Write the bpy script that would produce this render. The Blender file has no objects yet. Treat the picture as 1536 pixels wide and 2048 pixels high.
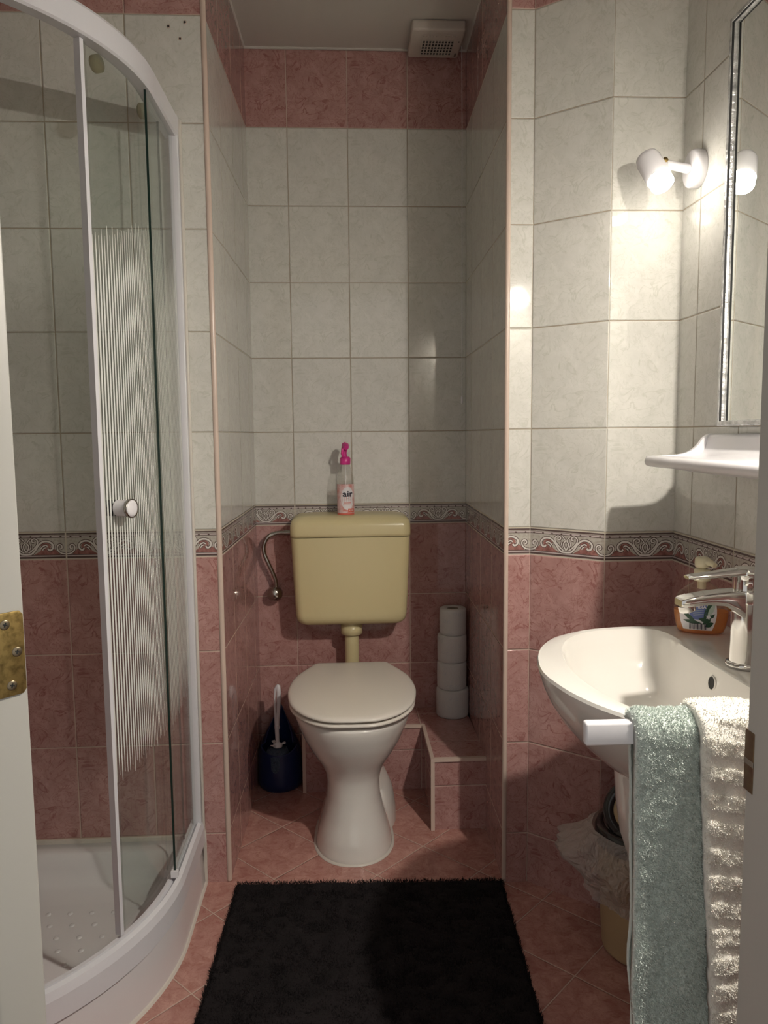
import bpy, bmesh, math, random
import numpy as np
from mathutils import Vector, Matrix

random.seed(7)
rng = np.random.default_rng(7)
SC = bpy.context.scene
COL = SC.collection
PI = math.pi

# ------------------------------------------------------------------ camera
F_PX, PITCH, YAW, ROLL = 1535.8, 0.10087, 0.05138, -0.00934
CAM = (0.32374, -1.99519, 1.20547)
fw = Vector((math.sin(YAW)*math.cos(PITCH), math.cos(YAW)*math.cos(PITCH), -math.sin(PITCH)))
r0 = Vector((math.cos(YAW), -math.sin(YAW), 0)); u0 = r0.cross(fw)
cr, sr = math.cos(ROLL), math.sin(ROLL)
rr = cr*r0 + sr*u0; uu = -sr*r0 + cr*u0
cd = bpy.data.cameras.new('camera'); cam = bpy.data.objects.new('camera', cd); COL.objects.link(cam)
cam.matrix_world = Matrix(((rr.x, uu.x, -fw.x, CAM[0]), (rr.y, uu.y, -fw.y, CAM[1]), (rr.z, uu.z, -fw.z, CAM[2]), (0, 0, 0, 1)))
cd.sensor_fit = 'HORIZONTAL'; cd.sensor_width = 36; cd.lens = 36*F_PX/1536; cd.clip_start = 0.02
SC.camera = cam

# ------------------------------------------------------------------ world, exposure, lamp power
w = bpy.data.worlds.new('hall_light'); SC.world = w; w.use_nodes = True
w.node_tree.nodes['Background'].inputs[0].default_value = (0.95, 0.93, 0.9, 1)
w.node_tree.nodes['Background'].inputs[1].default_value = 0.105
SC.view_settings.view_transform = 'Standard'; SC.view_settings.look = 'None'
SC.view_settings.gamma = 1; SC.view_settings.use_curve_mapping = False
SC.view_settings.exposure = 2.5
SC.cycles.use_denoising = True
SC.cycles.sample_clamp_indirect = 4.0
SC.cycles.sample_clamp_direct = 0.0
SC.cycles.max_bounces = 14; SC.cycles.diffuse_bounces = 7; SC.cycles.glossy_bounces = 6
SC.cycles.transparent_max_bounces = 24; SC.cycles.transmission_bounces = 10
BULB_FAR, BULB_NEAR = 8.5, 530.0
BULB_COL = (1.0, 0.92, 0.82, 1)

# ------------------------------------------------------------------ material helpers
def lin(r, g, b):
    f = lambda c: c/12.92 if c <= 0.04045 else ((c+0.055)/1.055)**2.4
    return (f(r/255), f(g/255), f(b/255), 1)

def mat(name, col, rough=0.5, metal=0.0, coat=0.0, spec=0.5, bump=None, var=None, sheen=0.0):
    m = bpy.data.materials.new(name); m.use_nodes = True
    nt = m.node_tree; b = nt.nodes['Principled BSDF']
    b.inputs['Base Color'].default_value = col
    b.inputs['Roughness'].default_value = rough; b.inputs['Metallic'].default_value = metal
    b.inputs['Coat Weight'].default_value = coat; b.inputs['Specular IOR Level'].default_value = spec
    b.inputs['Sheen Weight'].default_value = sheen
    tc = nt.nodes.new('ShaderNodeTexCoord')
    if var:                                    # (scale, second colour, amount)
        n = nt.nodes.new('ShaderNodeTexNoise'); n.inputs['Scale'].default_value = var[0]; n.inputs['Detail'].default_value = 6
        mx = nt.nodes.new('ShaderNodeMix'); mx.data_type = 'RGBA'
        mx.inputs[6].default_value = col; mx.inputs[7].default_value = var[1]
        r = nt.nodes.new('ShaderNodeMapRange'); r.inputs[1].default_value = 0.4; r.inputs[2].default_value = 0.7
        r.inputs[4].default_value = var[2]
        nt.links.new(tc.outputs['Object'], n.inputs['Vector']); nt.links.new(n.outputs[0], r.inputs[0])
        nt.links.new(r.outputs[0], mx.inputs[0]); nt.links.new(mx.outputs[2], b.inputs['Base Color'])
    if bump:                                   # (scale, strength, distance)
        n = nt.nodes.new('ShaderNodeTexNoise'); n.inputs['Scale'].default_value = bump[0]; n.inputs['Detail'].default_value = 4
        bp = nt.nodes.new('ShaderNodeBump'); bp.inputs['Strength'].default_value = bump[1]; bp.inputs['Distance'].default_value = bump[2]
        nt.links.new(tc.outputs['Object'], n.inputs['Vector']); nt.links.new(n.outputs[0], bp.inputs['Height'])
        nt.links.new(bp.outputs[0], b.inputs['Normal'])
    return m

def tile_mat(name, base, light, vein, grout, tw, th, rough=0.055, vein_amt=0.8, vscale=9.0, warp=0.25):
    """glazed marbled ceramic tile, UV in metres; joints every tw x th"""
    m = bpy.data.materials.new(name); m.use_nodes = True
    nt = m.node_tree; N = nt.nodes; L = nt.links; b = N['Principled BSDF']
    def math_(op, a, c=None, d=None):
        n = N.new('ShaderNodeMath'); n.operation = op
        for i, v in enumerate((a, c, d)):
            if v is None: continue
            if isinstance(v, (int, float)): n.inputs[i].default_value = v
            else: L.new(v, n.inputs[i])
        return n.outputs[0]
    uv = N.new('ShaderNodeUVMap'); uv.uv_map = 'UVMap'
    sp = N.new('ShaderNodeSeparateXYZ'); L.new(uv.outputs[0], sp.inputs[0])
    U, V = sp.outputs[0], sp.outputs[1]
    iu = math_('FLOOR', math_('DIVIDE', U, tw)); iv = math_('FLOOR', math_('DIVIDE', V, th))
    fu = math_('MULTIPLY', math_('FRACT', math_('DIVIDE', U, tw)), tw)
    fv = math_('MULTIPLY', math_('FRACT', math_('DIVIDE', V, th)), th)
    du = math_('MINIMUM', fu, math_('SUBTRACT', tw, fu)); dv = math_('MINIMUM', fv, math_('SUBTRACT', th, fv))
    dd = math_('MINIMUM', du, dv)
    cid = N.new('ShaderNodeCombineXYZ'); L.new(iu, cid.inputs[0]); L.new(iv, cid.inputs[1])
    wn = N.new('ShaderNodeTexWhiteNoise'); wn.noise_dimensions = '3D'; L.new(cid.outputs[0], wn.inputs['Vector'])
    # printed design repeats with a shift of the pattern for each tile
    loc = N.new('ShaderNodeCombineXYZ'); L.new(fu, loc.inputs[0]); L.new(fv, loc.inputs[1])
    L.new(math_('MULTIPLY', math_('FLOOR', math_('MULTIPLY', wn.outputs[0], 3.0)), 3.7), loc.inputs[2])
    n1 = N.new('ShaderNodeTexNoise'); n1.inputs['Scale'].default_value = vscale; n1.inputs['Detail'].default_value = 5
    n1.inputs['Roughness'].default_value = 0.55; n1.inputs['Distortion'].default_value = 1.6; L.new(loc.outputs[0], n1.inputs['Vector'])
    ridge = math_('ABSOLUTE', math_('SUBTRACT', n1.outputs[0], 0.5))
    mr = N.new('ShaderNodeMapRange'); mr.inputs[1].default_value = 0.0; mr.inputs[2].default_value = 0.05*warp
    mr.inputs[3].default_value = 1; mr.inputs[4].default_value = 0; L.new(ridge, mr.inputs[0])
    n3 = N.new('ShaderNodeTexNoise'); n3.inputs['Scale'].default_value = vscale*2.2; n3.inputs['Detail'].default_value = 3; L.new(loc.outputs[0], n3.inputs['Vector'])
    mk = N.new('ShaderNodeMapRange'); mk.inputs[1].default_value = 0.42; mk.inputs[2].default_value = 0.58; L.new(n3.outputs[0], mk.inputs[0])
    n4 = N.new('ShaderNodeTexNoise'); n4.inputs['Scale'].default_value = vscale*2.3; n4.inputs['Detail'].default_value = 3
    n4.inputs['Distortion'].default_value = 2.2; L.new(loc.outputs[0], n4.inputs['Vector'])
    m4 = N.new('ShaderNodeMapRange'); m4.inputs[1].default_value = 0.0; m4.inputs[2].default_value = 0.035; m4.inputs[3].default_value = 0.75; m4.inputs[4].default_value = 0
    L.new(math_('ABSOLUTE', math_('SUBTRACT', n4.outputs[0], 0.47)), m4.inputs[0])
    k4 = N.new('ShaderNodeMapRange'); k4.inputs[1].default_value = 0.62; k4.inputs[2].default_value = 0.45; L.new(n3.outputs[0], k4.inputs[0])
    vn = math_('MULTIPLY', math_('MAXIMUM', math_('MULTIPLY', mr.outputs[0], mk.outputs[0]), math_('MULTIPLY', m4.outputs[0], k4.outputs[0])), vein_amt)
    n2 = N.new('ShaderNodeTexNoise'); n2.inputs['Scale'].default_value = vscale*1.6; n2.inputs['Detail'].default_value = 8
    n2.inputs['Roughness'].default_value = 0.7; n2.inputs['Distortion'].default_value = 0.6; L.new(loc.outputs[0], n2.inputs['Vector'])
    cl = N.new('ShaderNodeMapRange'); cl.inputs[1].default_value = 0.38; cl.inputs[2].default_value = 0.66; L.new(n2.outputs[0], cl.inputs[0])
    def mix(f, a, c):
        n = N.new('ShaderNodeMix'); n.data_type = 'RGBA'
        L.new(f, n.inputs[0]) if not isinstance(f, float) else setattr(n.inputs[0], 'default_value', f)
        for i, v in ((6, a), (7, c)):
            if isinstance(v, tuple): n.inputs[i].default_value = v
            else: L.new(v, n.inputs[i])
        return n.outputs[2]
    c1 = mix(cl.outputs[0], base, light); c2 = mix(vn, c1, vein)
    hs = N.new('ShaderNodeHueSaturation'); L.new(c2, hs.inputs['Color'])
    L.new(math_('ADD', 0.96, math_('MULTIPLY', wn.outputs[0], 0.08)), hs.inputs['Value'])
    jm = N.new('ShaderNodeMapRange'); jm.inputs[1].default_value = 0.0011; jm.inputs[2].default_value = 0.0015
    jm.inputs[3].default_value = 1; jm.inputs[4].default_value = 0; L.new(dd, jm.inputs[0])
    c3 = mix(jm.outputs[0], hs.outputs[0], grout)
    L.new(c3, b.inputs['Base Color'])
    ro = N.new('ShaderNodeMapRange'); ro.inputs[3].default_value = rough; ro.inputs[4].default_value = 0.75; L.new(jm.outputs[0], ro.inputs[0])
    L.new(ro.outputs[0], b.inputs['Roughness'])
    edge = N.new('ShaderNodeMapRange'); edge.interpolation_type = 'SMOOTHSTEP'; edge.inputs[1].default_value = 0.0008; edge.inputs[2].default_value = 0.0035; L.new(dd, edge.inputs[0])
    nb = N.new('ShaderNodeTexNoise'); nb.inputs['Scale'].default_value = 26; nb.inputs['Detail'].default_value = 2; L.new(loc.outputs[0], nb.inputs['Vector'])
    # each tile leans by a hair, as laid
    sc_ = N.new('ShaderNodeSeparateColor'); L.new(wn.outputs[1], sc_.inputs[0])
    lean = math_('ADD', math_('MULTIPLY', math_('SUBTRACT', sc_.outputs[0], 0.5), math_('MULTIPLY', fu, 2.5)),
                 math_('MULTIPLY', math_('SUBTRACT', sc_.outputs[1], 0.5), math_('MULTIPLY', fv, 2.5)))
    h = math_('ADD', math_('ADD', edge.outputs[0], math_('MULTIPLY', nb.outputs[0], 0.12)), lean)
    bp = N.new('ShaderNodeBump'); bp.inputs['Strength'].default_value = 1.0; bp.inputs['Distance'].default_value = 0.0012
    L.new(h, bp.inputs['Height']); L.new(bp.outputs[0], b.inputs['Normal'])
    b.inputs['Specular IOR Level'].default_value = 0.5
    return m

GROUT = (0.36, 0.31, 0.235, 1)
WHITE_TILE = tile_mat('pale_marbled_tile', (0.59, 0.585, 0.54, 1), (0.66, 0.65, 0.605, 1), (0.43, 0.44, 0.37, 1), GROUT, 0.2006, 0.2515, vein_amt=0.5, vscale=13, warp=0.6)
PINK_TILE = tile_mat('rose_marbled_tile', (0.385, 0.212, 0.192, 1), (0.485, 0.29, 0.266, 1), (0.235, 0.078, 0.068, 1), (0.52, 0.40, 0.33, 1), 0.2006, 0.2515, vein_amt=0.75, vscale=13, warp=0.7)
FLOOR_TILE = tile_mat('rose_floor_tile', (0.37, 0.175, 0.145, 1), (0.52, 0.30, 0.25, 1), (0.25, 0.07, 0.05, 1), (0.50, 0.37, 0.30, 1), 0.199, 0.199, rough=0.22, vein_amt=0.45, vscale=13, warp=0.8)
CREAM_TRIM = mat('peach_tile_trim', (0.60, 0.48, 0.405, 1), 0.25)
GROUT_M = mat('joint_cream', (0.56, 0.51, 0.42, 1), 0.8)
B_BODY = mat('border_cream_print', (0.47, 0.44, 0.39, 1), 0.16, var=(150, (0.33, 0.29, 0.25, 1), 0.8))
B_DARK = mat('border_brown_print', (0.10, 0.068, 0.062, 1), 0.2)
B_ROSE = mat('border_rose_print', (0.33, 0.16, 0.14, 1), 0.2, var=(90, (0.17, 0.065, 0.055, 1), 0.9))
B_LILAC = mat('border_lilac_print', (0.50, 0.43, 0.42, 1), 0.2)
B_WHITE = mat('border_scroll_print', (0.66, 0.63, 0.59, 1), 0.16)
CERAMIC = mat('white_ceramic', (0.72, 0.70, 0.655, 1), 0.08, coat=0.3, bump=(9, 0.04, 0.01))
PLASTIC_W = mat('white_plastic', (0.74, 0.73, 0.75, 1), 0.22)
LID_M = mat('white_seat_plastic', (0.70, 0.665, 0.60, 1), 0.24, bump=(300, 0.02, 0.002))
CREAM_P = mat('cream_plastic', (0.60, 0.525, 0.30, 1), 0.24, bump=(220, 0.02, 0.002))
ENAMEL = mat('white_lacquered_metal', (0.66, 0.66, 0.69, 1), 0.25)
ACRYL = mat('white_acrylic', (0.655, 0.635, 0.64, 1), 0.2)
CHROME = mat('chrome', (0.72, 0.71, 0.69, 1), 0.07, metal=1)
DCHROME = mat('dull_chrome', (0.42, 0.39, 0.35, 1), 0.2, metal=1)
BRASS = mat('aged_brass', (0.38, 0.27, 0.10, 1), 0.45, metal=1, var=(160, (0.16, 0.11, 0.04, 1), 0.9))
SCREW = mat('tarnished_screw', (0.27, 0.22, 0.15, 1), 0.35, metal=1)
BRASS2 = mat('dull_brass', (0.20, 0.14, 0.08, 1), 0.5, metal=0.7, var=(90, (0.16, 0.09, 0.06, 1), 0.9))
PAINT = mat('door_paint', (0.395, 0.385, 0.35, 1), 0.4, bump=(60, 0.05, 0.003))
JAMB_P = mat('jamb_paint', (0.46, 0.44, 0.405, 1), 0.5, bump=(60, 0.05, 0.003))
CEIL_M = mat('ceiling_paint', (0.55, 0.52, 0.48, 1), 0.7, bump=(40, 0.08, 0.004))
SILIC = mat('white_sealant', (0.60, 0.56, 0.50, 1), 0.4)
RUBBER = mat('black_rubber', (0.015, 0.016, 0.016, 1), 0.4)
BLACK_P = mat('black_plastic', (0.018, 0.017, 0.017, 1), 0.18)
BLUE_P = mat('navy_blue_plastic', (0.009, 0.021, 0.082, 1), 0.3)
PAPER = mat('tissue_paper', (0.60, 0.60, 0.58, 1), 0.95, bump=(120, 0.5, 0.003), sheen=0.2)
PAPER_P = mat('tissue_blue_print', (0.50, 0.53, 0.56, 1), 0.95)
CARD = mat('grey_cardboard', (0.22, 0.18, 0.14, 1), 0.9)
MINT = mat('mint_terry', (0.60, 0.665, 0.62, 1), 0.95, sheen=0.5, bump=(500, 0.6, 0.002))
WHITE_T = mat('white_terry', (0.80, 0.78, 0.71, 1), 0.95, sheen=0.5, bump=(600, 0.5, 0.002))
RUG_M = mat('black_pile', (0.0125, 0.0098, 0.0106, 1), 0.95, var=(14, (0.008, 0.0065, 0.007, 1), 0.8), spec=0.2)
PINK_P = mat('magenta_plastic', (0.62, 0.035, 0.25, 1), 0.3)
LABEL_W = mat('label_white', (0.72, 0.70, 0.72, 1), 0.35)
LABEL_R = mat('label_coral', (0.62, 0.13, 0.09, 1), 0.35)
LABEL_PK = mat('label_pale_pink', (0.68, 0.50, 0.50, 1), 0.35, var=(55, (0.55, 0.16, 0.12, 1), 0.9))
INK = mat('ink', (0.02, 0.018, 0.035, 1), 0.4)
LABEL_B = mat('label_blue', (0.11, 0.15, 0.38, 1), 0.35)
LABEL_G = mat('label_leaf_green', (0.02, 0.07, 0.035, 1), 0.35)
LABEL_G2 = mat('label_pale_green', (0.45, 0.55, 0.48, 1), 0.35)
CREAM_PUMP = mat('ivory_pump_plastic', (0.66, 0.60, 0.42, 1), 0.3)
VENT_M = mat('vent_plastic', (0.55, 0.50, 0.45, 1), 0.35)
DARK = mat('dark_hole', (0.01, 0.01, 0.01, 1), 0.7)
BRISTLE = mat('pale_bristle', (0.06, 0.09, 0.14, 1), 0.9, bump=(200, 1.0, 0.01))
BIN_M = mat('tan_plastic', (0.42, 0.32, 0.18, 1), 0.35)

def glass_mat(name, tint, refl=0.5, base_alpha=0.04, rough=0.02, thick_col=None):
    m = bpy.data.materials.new(name); m.use_nodes = True
    nt = m.node_tree; N = nt.nodes; L = nt.links; N.remove(N['Principled BSDF'])
    out = N['Material Output']
    t = N.new('ShaderNodeBsdfTransparent'); t.inputs[0].default_value = tint
    g = N.new('ShaderNodeBsdfGlossy'); g.inputs['Roughness'].default_value = rough
    lw = N.new('ShaderNodeLayerWeight'); lw.inputs[0].default_value = 0.5
    pw = N.new('ShaderNodeMath'); pw.operation = 'POWER'; pw.inputs[1].default_value = 4.5; L.new(lw.outputs['Facing'], pw.inputs[0])
    mm = N.new('ShaderNodeMath'); mm.operation = 'MULTIPLY_ADD'; mm.inputs[1].default_value = refl; mm.inputs[2].default_value = 0.035; mm.use_clamp = True
    mx = N.new('ShaderNodeMixShader'); L.new(pw.outputs[0], mm.inputs[0]); L.new(mm.outputs[0], mx.inputs[0])
    L.new(t.outputs[0], mx.inputs[1]); L.new(g.outputs[0], mx.inputs[2])
    if base_alpha > 0.01:
        d = N.new('ShaderNodeBsdfDiffuse'); d.inputs[0].default_value = thick_col or (0.8, 0.8, 0.8, 1)
        m2 = N.new('ShaderNodeMixShader'); m2.inputs[0].default_value = base_alpha
        L.new(mx.outputs[0], m2.inputs[1]); L.new(d.outputs[0], m2.inputs[2]); L.new(m2.outputs[0], out.inputs[0])
    else: L.new(mx.outputs[0], out.inputs[0])
    return m
GLASS = glass_mat('shower_glass', (0.93, 0.955, 0.94, 1), 0.5, 0.012)
GLASS_EDGE = mat('glass_edge_green', (0.012, 0.028, 0.022, 1), 0.15)
CLEARP = glass_mat('clear_bottle_plastic', (0.93, 0.93, 0.92, 1), 0.6, 0.03)
ORANGE = glass_mat('orange_liquid_soap', (1.0, 0.70, 0.36, 1), 0.35, 0.40, thick_col=(0.90, 0.38, 0.06, 1))
AMBER_CLEAR = glass_mat('tinted_bottle_plastic', (0.95, 0.91, 0.85, 1), 0.6, 0.12, thick_col=(0.60, 0.50, 0.42, 1))
CORAL_LIQ = glass_mat('coral_liquid', (0.9, 0.45, 0.38, 1), 0.4, 0.5, thick_col=(0.5, 0.08, 0.04, 1))
STRIPE = mat('frosted_stripe', (0.68, 0.70, 0.66, 1), 0.5)
def bag_mat():
    m = glass_mat('crumpled_clear_plastic', (0.90, 0.87, 0.84, 1), 0.9, 0.34, 0.14, thick_col=(0.78, 0.72, 0.68, 1))
    nt = m.node_tree; g = [n for n in nt.nodes if n.type == 'BSDF_GLOSSY'][0]; d = [n for n in nt.nodes if n.type == 'BSDF_DIFFUSE'][0]
    tc = nt.nodes.new('ShaderNodeTexCoord'); v = nt.nodes.new('ShaderNodeTexNoise'); v.inputs['Scale'].default_value = 26; v.inputs['Detail'].default_value = 2; v.inputs['Distortion'].default_value = 2.5
    bp = nt.nodes.new('ShaderNodeBump'); bp.inputs['Strength'].default_value = 1.0; bp.inputs['Distance'].default_value = 0.02
    nt.links.new(tc.outputs['Object'], v.inputs['Vector']); nt.links.new(v.outputs[0], bp.inputs['Height']); nt.links.new(bp.outputs[0], g.inputs['Normal']); nt.links.new(bp.outputs[0], d.inputs['Normal'])
    return m
BAG = bag_mat()
def mirror_mat():
    m = bpy.data.materials.new('mirror_silver'); m.use_nodes = True
    b = m.node_tree.nodes['Principled BSDF']; b.inputs['Metallic'].default_value = 1; b.inputs['Roughness'].default_value = 0.0
    b.inputs['Base Color'].default_value = (0.86, 0.88, 0.86, 1)
    return m
MIRROR = mirror_mat()
BEVEL = mat('bevelled_mirror_edge', (0.66, 0.66, 0.65, 1), 0.16, metal=0.45, bump=(90, 0.6, 0.006), var=(60, (0.3, 0.3, 0.3, 1), 0.9))
def bulb_mat(name, strength):
    m = bpy.data.materials.new(name); m.use_nodes = True
    b = m.node_tree.nodes['Principled BSDF']; b.inputs['Base Color'].default_value = (0.9, 0.88, 0.84, 1)
    b.inputs['Emission Color'].default_value = BULB_COL; b.inputs['Emission Strength'].default_value = strength
    return m

# ------------------------------------------------------------------ geometry helpers
class MB:
    """collects faces with material slots and optional UVs into one mesh"""
    def __init__(s): s.v = []; s.f = []; s.mi = []; s.uv = []; s.mats = []; s.sm = []
    def slot(s, m):
        if m not in s.mats: s.mats.append(m)
        return s.mats.index(m)
    def add(s, verts, faces, m, smooth=True, uvs=None):
        o = len(s.v); k = s.slot(m)
        s.v.extend([tuple(p) for p in verts])
        for i, f in enumerate(faces):
            s.f.append(tuple(o+j for j in f)); s.mi.append(k); s.sm.append(smooth)
            s.uv.append(uvs[i] if uvs else None)
        return s
    def quad(s, pts, m, uv=None): return s.add(pts, [tuple(range(len(pts)))], m, False, [uv] if uv else None)
    def box(s, lo, hi, m, M=None, smooth=False):
        x0, y0, z0 = lo; x1, y1, z1 = hi
        P = [(x0,y0,z0),(x1,y0,z0),(x1,y1,z0),(x0,y1,z0),(x0,y0,z1),(x1,y0,z1),(x1,y1,z1),(x0,y1,z1)]
        if M is not None: P = [tuple(M @ Vector(p)) for p in P]
        return s.add(P, [(0,3,2,1),(4,5,6,7),(0,1,5,4),(1,2,6,5),(2,3,7,6),(3,0,4,7)], m, smooth)
    def loft(s, rings, m, cap0=True, cap1=True, closed=True, smooth=True):
        n = len(rings[0]); V = [p for r in rings for p in r]; Fc = []
        for i in range(len(rings)-1):
            for j in range(n if closed else n-1):
                a = i*n+j; b = i*n+(j+1) % n; Fc.append((a, b, b+n, a+n))
        s.add(V, Fc, m, smooth)
        if cap0: s.add(rings[0], [tuple(reversed(range(n)))], m, smooth)
        if cap1: s.add(rings[-1], [tuple(range(n))], m, smooth)
        return s
    def lathe(s, prof, m, c=(0,0,0), n=40, M=None, smooth=True, cap0=False, cap1=False, sx=1, sy=1):
        rings = []
        for r, z in prof:
            ring = [Vector((c[0]+r*sx*math.cos(2*PI*k/n), c[1]+r*sy*math.sin(2*PI*k/n), c[2]+z)) for k in range(n)]
            if M is not None: ring = [M @ p for p in ring]
            rings.append(ring)
        return s.loft(rings, m, cap0, cap1, True, smooth)
    def tube(s, pts, r, m, n=12, caps=True):
        pts = [Vector(p) for p in pts]; rad = r if isinstance(r, (list, tuple)) else [r]*len(pts)
        rings = []; up = None
        for i, p in enumerate(pts):
            t = (pts[min(i+1, len(pts)-1)]-pts[max(i-1, 0)]).normalized()
            if up is None: up = t.orthogonal().normalized()
            up = (up-t*up.dot(t)).normalized(); sd = t.cross(up)
            rings.append([p+rad[i]*(math.cos(2*PI*k/n)*up+math.sin(2*PI*k/n)*sd) for k in range(n)])
        return s.loft(rings, m, caps, caps)
    def build(s, name, parent=None, bevel=None, seg=3, weld=True):
        me = bpy.data.meshes.new(name); me.from_pydata(s.v, [], s.f); me.update()
        for m in s.mats: me.materials.append(m)
        me.polygons.foreach_set('material_index', s.mi); me.polygons.foreach_set('use_smooth', s.sm)
        if any(u is not None for u in s.uv):
            ul = me.uv_layers.new(name='UVMap'); flat = []
            for f, u in zip(s.f, s.uv):
                flat.extend([c for p in (u or [(0.05, 0.05)]*len(f)) for c in p])
            ul.data.foreach_set('uv', flat)
        o = bpy.data.objects.new(name, me); COL.objects.link(o)
        if parent is not None: o.parent = parent; o.matrix_parent_inverse = Matrix.Translation(parent.location).inverted() if parent.rotation_euler.z == 0 else parent_matrix(parent).inverted()
        if bevel:
            if weld:
                bm = bmesh.new(); bm.from_mesh(me); bmesh.ops.remove_doubles(bm, verts=bm.verts, dist=1e-6); bm.to_mesh(me); bm.free()
            md = o.modifiers.new('edge', 'BEVEL'); md.width = bevel; md.segments = seg; md.limit_method = 'ANGLE'; md.angle_limit = math.radians(40)
            md.harden_normals = False
            for p in me.polygons: p.use_smooth = True
        return o
def parent_matrix(o): return Matrix.Translation(o.location) @ o.rotation_euler.to_matrix().to_4x4()
def thing(name, label, cat, loc=(0,0,0), group=None):
    o = bpy.data.objects.new(name, None); COL.objects.link(o); o.location = loc
    o.empty_display_size = 0.05
    return tag(o, label, cat, group)
def tag(o, label, cat, group=None):
    o['label'] = label; o['category'] = cat
    if group: o['group'] = group
    return o
def structure(o, label=None):
    o['kind'] = 'structure'
    if label: o['label'] = label
    return o
def smoothmesh(o, levels=1):
    md = o.modifiers.new('sub', 'SUBSURF'); md.levels = levels; md.render_levels = levels
def auto_flat(o, deg=35):
    me = o.data
    bm = bmesh.new(); bm.from_mesh(me); bmesh.ops.remove_doubles(bm, verts=bm.verts, dist=1e-6)
    bmesh.ops.recalc_face_normals(bm, faces=bm.faces)
    for e in bm.edges:
        e.smooth = not (len(e.link_faces) == 2 and e.calc_face_angle(0) > math.radians(deg))
    bm.to_mesh(me); bm.free()
def lerp(a, b, t): return a+(b-a)*t
def interp(x, xs, ys): return float(np.interp(x, xs, ys))
def text_shape(body, size):
    cu = bpy.data.curves.new('txt', 'FONT'); cu.body = body; cu.size = size; cu.align_x = 'CENTER'; cu.align_y = 'CENTER'
    cu.resolution_u = 3
    o = bpy.data.objects.new('txt', cu); COL.objects.link(o); bpy.context.view_layer.update()
    me = o.evaluated_get(bpy.context.evaluated_depsgraph_get()).to_mesh()
    v = [tuple(p.co) for p in me.vertices]; f = [tuple(p.vertices) for p in me.polygons]
    o.to_mesh_clear(); bpy.data.objects.remove(o); bpy.data.curves.remove(cu)
    return v, f

# ================================================================== ROOM
TP, HB, BH = 0.2515, 0.893, 0.071
Z_BT = HB+BH; Z_TOP = Z_BT+5*TP; CEIL = 2.472
Y0 = 0.0
LX, RXW = -0.872, 1.122           # shower side wall, wash basin wall
DOORY = -1.27
NB_L, NB_R, NBY = 0.0152, 0.7501, 0.682   # toilet alcove back wall

# one printed border tile: strokes in millimetres, mirrored about its middle (100, .)
def ribbon(pts, wd, closed=False):
    P = [np.array(p, float) for p in pts]; out = []
    for i in range(len(P)):
        a = P[max(i-1, 0)]; b = P[min(i+1, len(P)-1)]; t = b-a; L_ = np.linalg.norm(t); t = t/L_ if L_ > 1e-9 else np.array([1., 0]); nn = np.array([-t[1], t[0]])
        k = wd(i/(len(P)-1)) if callable(wd) else wd
        out.append((P[i]+nn*k/2, P[i]-nn*k/2))
    return [(out[i][0], out[i][1], out[i+1][1], out[i+1][0]) for i in range(len(out)-1)]
def spline(ctrl, n=8):
    C = [np.array(c, float) for c in ctrl]; C = [2*C[0]-C[1]]+C+[2*C[-1]-C[-2]]; out = []
    for i in range(1, len(C)-2):
        for k in range(n):
            t = k/n; p0, p1, p2, p3 = C[i-1:i+3]
            out.append(0.5*((2*p1)+(-p0+p2)*t+(2*p0-5*p1+4*p2-p3)*t*t+(-p0+3*p1-3*p2+p3)*t**3))
    out.append(C[-2]); return out
BORDER = []      # (quad pts mm, material, layer)
def bstroke(ctrl, wd, spl=True, n=8):
    for sg in (1, -1):
        pts = [(100+sg*x, y) for x, y in ctrl]; pts = spline(pts, n) if spl else pts
        for q in ribbon(pts, wd+3.4): BORDER.append((q, B_DARK, 2))
        for q in ribbon(pts, wd): BORDER.append((q, B_WHITE, 3))
bstroke([(0, 13), (13, 15), (22, 24), (31, 37), (43, 46), (57, 46), (67, 38), (66, 28), (59, 24), (54, 28)], 4.4)
bstroke([(36, 28), (42, 34), (49, 37), (54, 34)], 3.2, n=6)
bstroke([(41, 24), (44, 29), (48, 30)], 2.6, n=5)
bstroke([(98, 14), (88, 16), (80, 23), (78, 32), (83, 38), (89, 36), (90, 30), (86, 28)], 3.4, n=6)
bstroke([(7, 18), (18, 27), (28, 39), (29, 49), (22, 54), (15, 51), (16, 45), (21, 44)], 3.2, n=6)
bstroke([(3, 44), (6, 49), (10, 53)], 2.6, n=5)
bstroke([(0.8, 20), (5, 27), (6.5, 35), (2, 42)], 3.4, n=5)
bstroke([(9, 26), (12, 33), (11, 40)], 2.4, n=5)
# rose-coloured hills between the scrolls
for sg in (1, -1):
    hill = spline([(100+sg*20, 13), (100+sg*32, 20), (100+sg*42, 29), (100+sg*56, 30), (100+sg*70, 27), (100+sg*80, 19), (100+sg*84, 13)], 6)
    for i in range(len(hill)-1):
        a, b = hill[i], hill[i+1]; BORDER.append((((a[0], 12.5), (b[0], 12.5), tuple(b), tuple(a)), B_ROSE, 1))
    hill = spline([(100+sg*34, 36), (100+sg*44, 43), (100+sg*56, 42), (100+sg*62, 35), (100+sg*60, 29)], 5)
    for i in range(len(hill)-1):
        BORDER.append((((100+sg*46, 33), tuple(hill[i]), tuple(hill[i+1])), B_ROSE, 1))
def bband(y0, y1, m, layer=1): BORDER.append((((2, y0), (198, y0), (198, y1), (2, y1)), m, layer))
bband(3.0, 7.5, B_DARK); bband(7.5, 10.5, B_LILAC); bband(10.5, 12.5, B_DARK)
bband(64, 68, B_DARK); bband(57.5, 61.5, B_LILAC); bband(56, 57.5, B_DARK); bband(61.5, 62.3, B_DARK)
for k in range(8): BORDER.append((((12+25*k-3, 58.6), (12+25*k, 57.0), (12+25*k+4, 58.6), (12+25*k, 61.2)), B_DARK, 2))

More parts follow.
